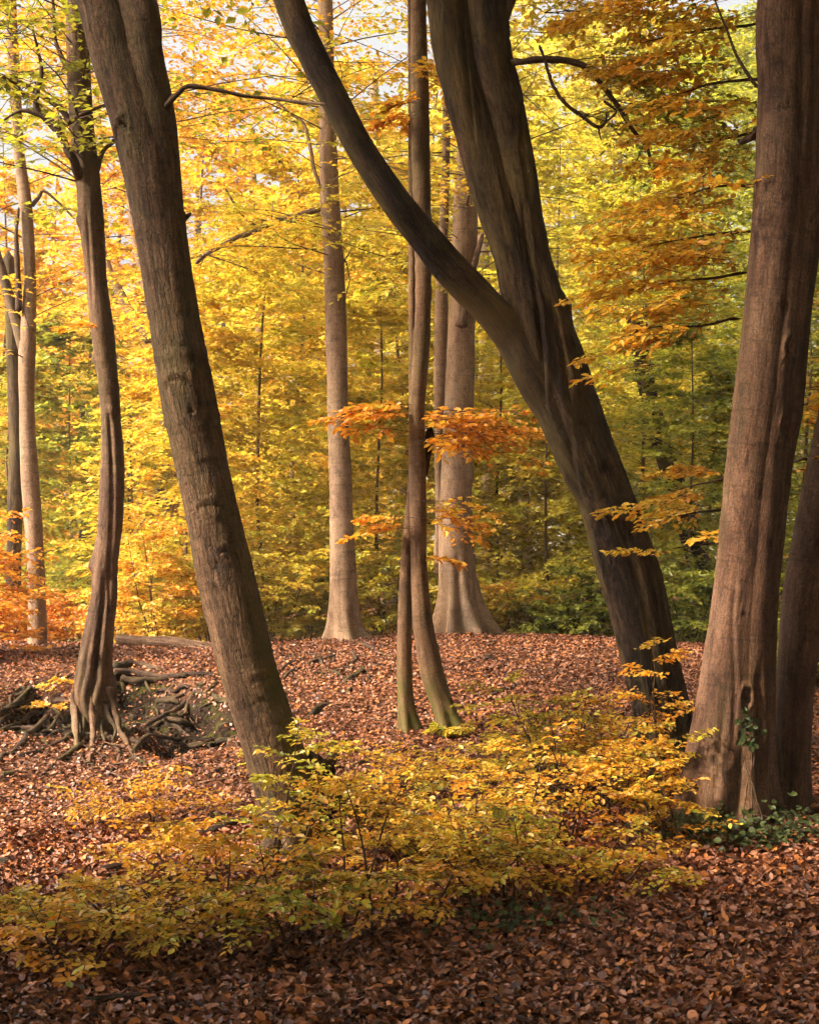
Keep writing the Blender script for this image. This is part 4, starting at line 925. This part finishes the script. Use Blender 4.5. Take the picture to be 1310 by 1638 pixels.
tt = np.linspace(0, 1, 6)
Pp = Pb[:, None] + np.stack([rng.normal(0, .8, (n, 1))*tt, rng.normal(0, .8, (n, 1))*tt, rng.uniform(10, 20, (n, 1))*tt], -1)
batch_tubes(far_stems, Pp, rng.uniform(.12, .28, (n, 1))*(1.05 - .85*tt), 7)
o = far_stems.build('distant_trunks', BARK_FAR); o['kind'] = 'stuff'; o['label'] = 'trunks of the wood far behind the clearing'

# the wood goes on to the left, behind and to the right of the viewer; unseen crowns placed to shade foreground and trunks
AROUND = [(-6.8, 4.4, 12, (2.6, 10), 130, 2.7, 'beech standing just outside the view to the left, its crown shading the foreground'),
          (-8.6, 2.6, 14, (3, 13), 120, 2.6, 'tall beech standing farther outside the view to the left'), (-11.0, 3.2, 15, (4, 14), 120, 2.4, 'third beech outside the view to the left, level with the thicket'),
          (-6.4, 9.6, 11, (7.4, 10.6), 70, 1.1, 'unseen high-branched beech added at the left to shade the forked trunk'),  # unseen tree, added on the sun's path to keep the forked trunk dark
          (-5.5, -5, 14, (2, 13), 110, 4.0, 'beech behind the viewer, to the left'), (0.5, -7.5, 15, (2.5, 14), 120, 4.2, 'beech straight behind the viewer'),
          (6.5, -5, 15, (1.5, 14), 120, 4.2, 'beech behind the viewer, to the right'), (8.2, 3.0, 15, (1.5, 14), 120, 3.8, 'beech outside the view to the right, near the viewer'),
          (9.5, 11, 15, (1.5, 14), 120, 3.8, 'beech outside the view to the right of the fluted tree'), (11, 19, 15, (1, 14), 110, 3.8, 'beech outside the view to the right, beyond the slope'),
          (-1.5, -1.5, 16, (7.5, 15), 110, 4.0, 'tall beech close behind the viewer with high branches'), (4.6, 5.2, 16, (6.5, 15), 100, 3.6, 'tall high-branched beech outside the view to the right'),
          (7.8, 15, 17, (8, 16), 100, 4.2, 'tall high-branched beech outside the view to the right of the slope'), (-4.5, 2.0, 17, (8.5, 16), 100, 4.2, 'tall high-branched beech outside the view, close on the left')]
for k, (x, y, h, cz, nb, L, lab) in enumerate(AROUND):
    make_tree(0, y, h, .20, cz, int(nb*1.4), L*1.2, OLIVE, lab, leaf=.28, seed=60 + k, x=x, ntw=10, nlf=8, twl=.5, bark=BARK_GREY, group='beeches around the viewer outside the view', tilt=.6)

# ================================================================== shrubs and saplings
def sapling(px_, row, h, spread, mix, label, seed, nb=10, stems=3, leaf=.043, single=60, name='beech_sapling', group='beech saplings in the clearing', d=None, flat=.12, ntw=8, nlf=7, zmin=.25, tilt=.42):
    rng = np.random.default_rng(3000 + seed)
    g = hit(px_, row) if d is None else np.array([(px_ - CX)/F*d, d, float(H((px_ - CX)/F*d, d))])
    root = thing(name, g, label, 'sapling', group)
    As = []; wd = MB()
    for j in range(stems):
        a = rng.uniform(0, 6.28); ln = spread*rng.uniform(.25, .6)
        foot = np.array([g[0] + rng.normal(0, .06), g[1] + rng.normal(0, .06), 0]); foot[2] = float(H(foot[0], foot[1])) - .04
        hh = h*rng.uniform(.65, 1.05)
        tip = foot + np.array([math.cos(a)*ln, math.sin(a)*ln*.7, hh])
        mid = .5*(foot + tip) + np.array([rng.normal(0, .04), rng.normal(0, .04), .06*hh])
        mb = MB(); P = [[*foot, .009], [*mid, .006], [*tip, .0018]]
        tube(mb, P, .2, 5, n=16, seed=seed*7 + j, wob=.02); mb.build('stem', TWIG, root)
        C_, _ = curve(np.array(P), 40)
        k = rng.integers(int(40*zmin), 40, nb)
        az = np.arange(nb)*2.4 + rng.uniform(0, 6)
        As.append(sprays(rng, C_[k, :3], az, rng.uniform(-.05, .45, nb), spread*rng.uniform(.45, 1.0, nb)*(1.15 - .5*k/40), mix, ntw, nlf, leaf=leaf, droop=flat, mb_wood=wd, wood_r=.004, twigs=.8, tilt=tilt, twl=.40))
    A = cat_leaves(*As)
    ok = A[0][:, 2] > H(A[0][:, 0], A[0][:, 1]) + .015
    A = tuple(x[ok] for x in A)
    wd.build('twigs', TWIG, root, kind='stuff')
    build_leaves(root, A, 'foliage', single=single, near=True, rng=rng)
    return root

GY = {'lime': 4, 'yellow': 3, 'gold': 2, 'olive': 1.5}
GO = {'gold': 5, 'amber': 4, 'yellow': 3, 'orange': 2}
OY = {'yellow': 5, 'gold': 5, 'amber': 2, 'lime': 2.5}
SAP = [
    (120, 1555, .50, .55, OY, 'low golden sapling nearest the lower left corner'),
    (40, 1500, .35, .50, GO, 'small orange-gold sapling against the left edge'),
    (240, 1545, .62, .60, {**OY, 'olive': 3}, 'yellow and green sapling left of the leaning trunk foot, close to the viewer'),
    (350, 1530, .70, .60, {**GO, 'lime': 3}, 'golden sapling in front of the leaning trunk, left side'),
    (465, 1525, .85, .60, GY, 'tall green-yellow sapling right in front of the leaning trunk foot'),
    (560, 1500, .72, .60, {**GO, 'lime': 3}, 'gold-green sapling a step right of the leaning trunk foot'),
    (655, 1480, .70, .65, {**OY}, 'dense yellow sapling in the middle foreground'),
    (740, 1450, .68, .65, {**OY, 'amber': 4}, 'bright golden sapling in the middle of the thicket'),
    (850, 1445, .55, .60, {**OY, 'olive': 3}, 'yellow sapling at the front of the thicket, right of the middle'),
    (960, 1415, .45, .55, {**GY, 'olive': 4}, 'low green-yellow sapling at the front right of the thicket'),
    (430, 1400, .75, .50, GY, 'green sapling hugging the foot of the leaning trunk'),
    (300, 1420, .55, .60, GO, 'orange-gold sapling with level sprays on the slope left of the leaning trunk'),
    (560, 1390, .50, .55, GY, 'yellow-green sapling just right of the leaning trunk foot'),
    (680, 1370, .62, .70, OY, 'sunlit yellow sapling in front of the slim twin stems'),
    (790, 1350, .62, .70, {**OY, 'amber': 4}, 'sunlit golden sapling in the bright middle of the thicket'),
    (900, 1350, .68, .65, {**GO, 'yellow': 5}, 'sunlit amber sapling left of the dark leaning trunk foot'),
    (990, 1330, .85, .60, {**GO}, 'tall orange-gold sapling at the foot of the dark leaning trunk'),
    (1060, 1370, .42, .50, {**GY, 'orange': 3}, 'mixed green and orange sapling between the two right-hand trunks'),
    (700, 1270, .38, .65, OY, 'low flat golden sapling below the slim twin stems'),
    (840, 1265, .42, .70, {**GO, 'yellow': 4}, 'low golden sapling with level sprays on the slope'),
    (940, 1235, .50, .65, {**GO, 'lime': 2}, 'orange-yellow sapling with level sprays beside the dark leaning trunk'),
    (230, 1325, .42, .60, {**GO}, 'thin yellow sapling with one level spray on the open litter'),
    (880, 1290, .85, .60, {**OY, 'amber': 4}, 'tall yellow sapling behind the amber one, left of the dark leaning trunk'),
    (960, 1300, .95, .55, {**GO}, 'tallest golden sapling, its top crossing the dark leaning trunk foot'),
    (760, 1410, .75, .6, {**OY}, 'full golden sapling in the centre of the thicket'),
    (925, 1270, 1.0, .5, {**GO, 'orange': 3}, 'slender orange-tipped sapling rising in front of the dark leaning trunk, left side'),
    (1015, 1300, 1.05, .45, {**GO, 'orange': 4}, 'slender orange sapling overlapping the middle of the dark leaning trunk foot'),
    (1040, 1280, .62, .45, {**ORANGE}, 'orange sapling in front of the dark leaning trunk foot'),
]
for k, (p, r_, h, sp, mx, lab) in enumerate(SAP):
    sapling(p, r_, h*(1 + .25*math.sin(k*2.7)), sp, {**mx, **({'amber': 6, 'orange': 5} if k % 3 == 0 else {'olive': 3, 'green': 2.5, 'amber': 2} if k % 3 == 1 else {'amber': 3, 'rust': 1})}, lab, k, nb=7, tilt=.36, flat=.06, ntw=8, nlf=6, stems=3)
# small sprays elsewhere
sapling(715, 1185, .16, .22, GY, 'tuft of green leaves at the foot of the slim twin stems', 40, nb=5, stems=2, single=15)
sapling(90, 1112, .22, .42, GO, 'small golden sapling on the bank left of the stilt roots', 41, nb=5, stems=2, single=20)
sapling(395, 1245, .34, .50, {**OY}, 'yellow spray of leaves on the litter left of the leaning trunk', 42, nb=5, stems=2, single=30)
for k, (p, d, h, sp, mx, lab) in enumerate([
        (-15, 17.5, 2.4, 1.1, ORANGE, 'orange shrub at the left edge beyond the bank'),
        (15, 21.0, .9, 1.1, RUSTY, 'low rusty-orange shrub at the left edge beside the pale trunk'),
        (110, 23.0, 1.0, 1.1, {**RUSTY, 'green': 6, 'rust': 6}, 'dark rust-coloured shrub in the shade left of the stilt-rooted tree'),
        (250, 20.5, 2.2, 1.0, {**GO, 'lime': 2}, 'golden shrub with level sprays just left of the leaning trunk, beyond the log'),
        (340, 21.5, 1.6, 1.1, YELLOW, 'yellow-green shrub behind the fallen log'),
        (440, 22.0, 1.8, 1.2, YELLOW, 'yellow shrub between the leaning trunk and the central straight trunk'),
        (500, 23.5, 1.2, 1.1, {**YELLOW, 'lime': 6}, 'lime shrub left of the central trunk foot'),
        (620, 23.0, 1.5, 1.2, YELLOW, 'yellow shrub between central trunk and double beech feet'),
        (815, 23.0, 1.0, 1.0, {**LIMEG, 'orange': 3}, 'green and orange shrub right of the double beech foot'),
        (900, 22.5, 1.1, 1.0, {**GREEN, 'lime': 4}, 'rounded green shrub on the crest left of the dark leaning trunk'),
        (1110, 21.5, 1.3, 1.0, {**GREEN, 'lime': 3}, 'green shrub in the gap left of the fluted trunk'),
        (1300, 16.0, 1.2, .9, GREEN, 'dark green shrub behind the fluted trunk at the right edge')]):
    sapling(0 if p is None else p, 0, h, sp, mx, lab, 50 + k, nb=16, stems=4, leaf=.075, single=0, name='beech_shrub', group='shrubs along the crest', d=d, zmin=.08, ntw=9, nlf=8)

# ivy at the foot of the fluted tree
rng = np.random.default_rng(5)
def ivy(px_, row, n, sx, sz, label, seed):
    rng = np.random.default_rng(seed)
    g = hit(px_, row); root = thing('ivy_plant', g, label, 'ivy', 'ivy around the fluted tree')
    P = g + np.stack([rng.normal(0, sx, n), rng.normal(0, sx*.7, n), np.abs(rng.normal(0, sz, n)) + .02], -1)
    P[:, 2] = np.maximum(P[:, 2], H(P[:, 0], P[:, 1]) + .02)
    a = rng.uniform(0, 6.28, n)
    D = np.stack([np.cos(a), np.sin(a), rng.normal(-.2, .3, n)], -1); N = np.stack([rng.normal(0, .5, n), rng.normal(-.5, .4, n), np.ones(n)], -1)
    C = np.array([.026, .036, .009])*rng.uniform(.6, 2.0, (n, 1))*np.array([1, 1, 1])
    mb = MB(); leaf_geo(mb, P, D, N, rng.uniform(.03, .055, n), C, wide=.95, near=True, curl=.1)
    mb.build('foliage', IVY_LEAF, root, smooth=False, kind='stuff')
    for j in range(4):
        e = P[rng.integers(n)]; f_ = np.array([g[0] + rng.normal(0, sx*.5), g[1], 0]); f_[2] = float(H(f_[0], f_[1]))
        mb = MB(); tube(mb, [[*f_, .004], [*(f_*.5 + e*.5 + np.array([0, 0, .05])), .003], [*e, .002]], .2, 5, n=12, seed=j, wob=.03); mb.build('stem', TWIG, root)
ivy(1110, 1335, 260, .20, .07, 'patch of dark ivy in front of the fluted trunk, left side', 1)
ivy(1195, 1350, 240, .20, .08, 'patch of dark ivy in front of the fluted trunk, middle', 2)
ivy(1275, 1345, 260, .22, .09, 'patch of dark ivy at the right edge by the second stem', 3)
ivy(820, 1485, 160, .25, .05, 'low dark ivy in the shade under the thicket', 4)

cl_rng = np.random.default_rng(8); n = 46
root = thing('ivy_plant', at(1195, 1175, 10.12), 'small clump of ivy leaves clinging to the fluted trunk below its knot hole', 'ivy')
P = np.array([at(1197 + cl_rng.normal(0, 11), 1168 + cl_rng.normal(0, 13), 10.14 + cl_rng.uniform(-.08, .03)) for _ in range(n)])
a_ = cl_rng.uniform(0, 6.28, n)
mb = MB(); leaf_geo(mb, P, np.stack([np.cos(a_), cl_rng.normal(-.3, .3, n), np.sin(a_) - .3], -1), np.stack([cl_rng.normal(0, .5, n), -np.ones(n), cl_rng.normal(.5, .4, n)], -1), cl_rng.uniform(.03, .055, n), np.array([.022, .034, .008])*cl_rng.uniform(.5, 1.6, (n, 1)), wide=.9, near=True, curl=.1)
mb.build('foliage', IVY_LEAF, root, smooth=False, kind='stuff')
for j in range(3):
    mb = MB(); g_ = hit(1195 + 12*j, 1335)
    tube(mb, [[*g_, .006], [*at(1192 + 8*j, 1260, 10.12), .005], [*at(1205 - 6*j, 1215, 10.16), .004], [*at(1196 + 4*j, 1165, 10.12), .002]], .3, 5, n=24, seed=400 + j, wob=.03); mb.build('stem', DEAD_WOOD, root)

# ================================================================== dead wood
def log(name, pts, label, mat, seed, lift=.6, segs=12, rough=.2, wob=.01, group=None, cat='log'):
    P = []
    for p in pts:
        g = hit(p[0], p[1]) if len(p) < 4 else at(p[0], p[1], p[3]); r = p[2]/2/F*g[1]
        P.append([g[0], g[1], g[2] + (lift*r if len(p) < 4 else 0), r])
    base = np.array(P)[:, :3].mean(0)
    mb = MB(); tube(mb, P, rough, segs, n=len(P)*9, seed=seed, wob=wob)
    o = mb.build(name, mat)
    return tag(o, label, cat, group)
log('fallen_log', [(183, 1022, 18, 19.3), (230, 1028, 22, 19.3), (300, 1036, 25, 19.35), (370, 1046, 26, 19.4), (430, 1050, 26, 19.5), (480, 1052, 24, 19.6)], 'fallen log lying along the crest behind the leaning trunk', DEAD_WOOD, 201, segs=20, wob=.02)
log('dead_stick', [(560, 1228, 5), (590, 1218, 6), (625, 1208, 7), (655, 1192, 8), (670, 1186, 4)], 'pale crooked stick on the litter below the slim twin stems', DEAD_WOOD, 202, cat='stick')
log('dead_stick', [(785, 1116, 4), (800, 1108, 9), (830, 1099, 6)], 'short dark stick on the open slope right of the twin stems', ROT_WOOD, 203, cat='stick')
log('dead_stick', [(735, 1064, 4), (765, 1054, 5), (790, 1046, 3)], 'thin pale stick just below the foot of the double beech', DEAD_WOOD, 204, cat='stick')
log('dead_stick', [(765, 1062, 4), (790, 1050, 6), (800, 1047, 3)], 'short dark stick lying close to the thin pale one below the double beech', ROOT_WOOD, 205, cat='stick')
log('fallen_branch', [(310, 1340, 12), (340, 1338, 18), (372, 1325, 14), (400, 1312, 6)], 'mossy broken branch on the litter left of the leaning trunk foot', ROT_WOOD, 206, cat='branch')
log('fallen_branch', [(160, 1400, 16), (190, 1396, 18), (225, 1380, 8)], 'thick broken branch end on the litter at the left', ROT_WOOD, 207, cat='branch')
log('fallen_branch', [(380, 1310, 6), (420, 1292, 8), (462, 1278, 5)], 'thin curved branch leaning against the foot of the leaning trunk', DEAD_WOOD, 208, cat='branch')
log('dead_stick', [(115, 1372, 5), (135, 1370, 8), (148, 1371, 4)], 'pale bit of wood on the open litter at the left', DEAD_WOOD, 209, cat='stick')
log('fallen_branch', [(-10, 1385, 14), (8, 1388, 18), (22, 1390, 8)], 'dark lump of wood at the left edge of the litter', ROT_WOOD, 210, cat='branch')
log('fallen_branch', [(130, 1612, 16), (180, 1606, 22), (240, 1602, 18), (310, 1590, 8)], 'dark rotten branch on the ground at the lower left', ROT_WOOD, 211, cat='branch')
log('stump', [(516, 1252, 34), (524, 1230, 26, 11.2), (533, 1205, 18, 11.2), (538, 1184, 5, 11.2)], 'jagged dark stump snag right of the leaning trunk', ROT_WOOD, 212, cat='stump', rough=.5, lift=-.2)

# ================================================================== fallen leaves
rng = np.random.default_rng(99)
LIT = .62*np.array([1.0, .82, .78])*np.array([(0.34, 0.14, 0.06), (0.24, 0.095, 0.045), (0.42, 0.20, 0.10), (0.60, 0.25, 0.06), (0.16, 0.065, 0.035), (0.50, 0.28, 0.17), (0.07, 0.03, 0.02)])
def litter(n, y0, y1, size, tiltz, spread=1.12):
    y = np.sqrt(rng.uniform(y0*y0, y1*y1, n)); x = rng.uniform(-1, 1, n)*(.262*spread*y + .3)
    thin = sstep(.02, .34, fbm(np.stack([x*1.3, y*1.3, 0*x], -1), 91, 3))          # drifts and thinner patches
    keep = rng.uniform(0, 1, n) > np.maximum(scarp(x, y)*0.9, .5*thin)
    x, y = x[keep], y[keep]; n = len(x)
    z = H(x, y); e = .02
    sx_, sy_ = (H(x + e, y) - z)/e, (H(x, y + e) - z)/e
    a = rng.uniform(0, 6.28, n)
    N = unit(np.stack([-sx_ + rng.normal(0, tiltz, n), -sy_ + rng.normal(0, tiltz, n), np.ones(n)], -1))
    D = np.stack([np.cos(a), np.sin(a), np.zeros(n)], -1); D = unit(D - N*(D*N).sum(-1, keepdims=True))
    S = size*np.clip(rng.normal(.95, .28, n), .35, 1.5)
    P = np.stack([x, y, z + rng.uniform(.004, .035, n)], -1) - D*S[:, None]*.5
    pt = noise(np.stack([x*.7, y*.7, 0*x], -1), 44)
    C = LIT[rng.choice(7, n, p=[.20, .17, .16, .14, .12, .10, .11])]*rng.uniform(.7, 1.2, (n, 1))*(1 + .22*pt[:, None])
    return P, D, N, S, C
mb = MB()
P, D, N, S, C = litter(74000, 5.6, 11.0, .044, .75)
leaf_geo(mb, P, D, N, S, C, wide=.62, near=True, curl=rng.normal(0, .22, len(P)))
P, D, N, S, C = litter(190000, 10.6, 24.0, .038, .55)
leaf_geo(mb, P, D, N, S, C, wide=.66)
o = mb.build('leaf_litter', LITTER, smooth=False); o['kind'] = 'stuff'; o['label'] = 'copper-brown fallen beech leaves covering the ground'
tw = MB(); n = 420
y = np.sqrt(rng.uniform(5.8**2, 19**2, n)); x = rng.uniform(-1, 1, n)*(.275*y); a = rng.uniform(0, 3.14, n); ln = rng.uniform(.06, .32, n)
tt = np.linspace(-.5, .5, 5); cv = rng.normal(0, .16, (n, 1))*(tt**2 - .1)
Q = np.stack([x[:, None] + ln[:, None]*(np.cos(a)[:, None]*tt - np.sin(a)[:, None]*cv), y[:, None] + ln[:, None]*(np.sin(a)[:, None]*tt + np.cos(a)[:, None]*cv), 0*cv], -1)
Q[..., 2] = H(Q[..., 0], Q[..., 1]) + .022 + rng.uniform(0, .02, (n, 1)) + rng.normal(0, .012, (n, 1))*tt*2
batch_tubes(tw, Q, rng.uniform(.0025, .007, (n, 1))*(1.1 - np.abs(tt)), 5)
o = tw.build('fallen_twigs', DEAD_WOOD); o['kind'] = 'stuff'; o['label'] = 'thin dead twigs scattered over the fallen leaves'
n = 300
P, D, N, S, C = litter(620, 5.9, 8.2, .053, .5, .95)
n = min(n, len(P)); P = P[:n]; P[:, 2] += .018
leaf_objects(ground, P, D[:n], N[:n], S[:n], rng.integers(0, 6, n), 'litter', LITTER)


# ================================================================== the air: a thin haze
hz = bpy.data.meshes.new('haze')
hb = [(-720, -720, -8), (720, -720, -8), (720, 720, -8), (-720, 720, -8), (-720, -720, 32), (720, -720, 32), (720, 720, 32), (-720, 720, 32)]
hz.from_pydata(hb, [], [(0, 3, 2, 1), (4, 5, 6, 7), (0, 1, 5, 4), (1, 2, 6, 5), (2, 3, 7, 6), (3, 0, 4, 7)])
m, nt, nd, lk = new_mat('haze')
v_ = nd.new('ShaderNodeVolumePrincipled'); v_.inputs['Color'].default_value = (.95, .9, .82, 1); v_.inputs['Density'].default_value = .0010; v_.inputs['Anisotropy'].default_value = .2
o_ = nd.new('ShaderNodeOutputMaterial'); lk.new(v_.outputs[0], o_.inputs['Volume'])
hz.materials.append(m)
o = bpy.data.objects.new('haze', hz); COL.objects.link(o); o['kind'] = 'stuff'; o['label'] = 'thin warm haze in the air of the wood'
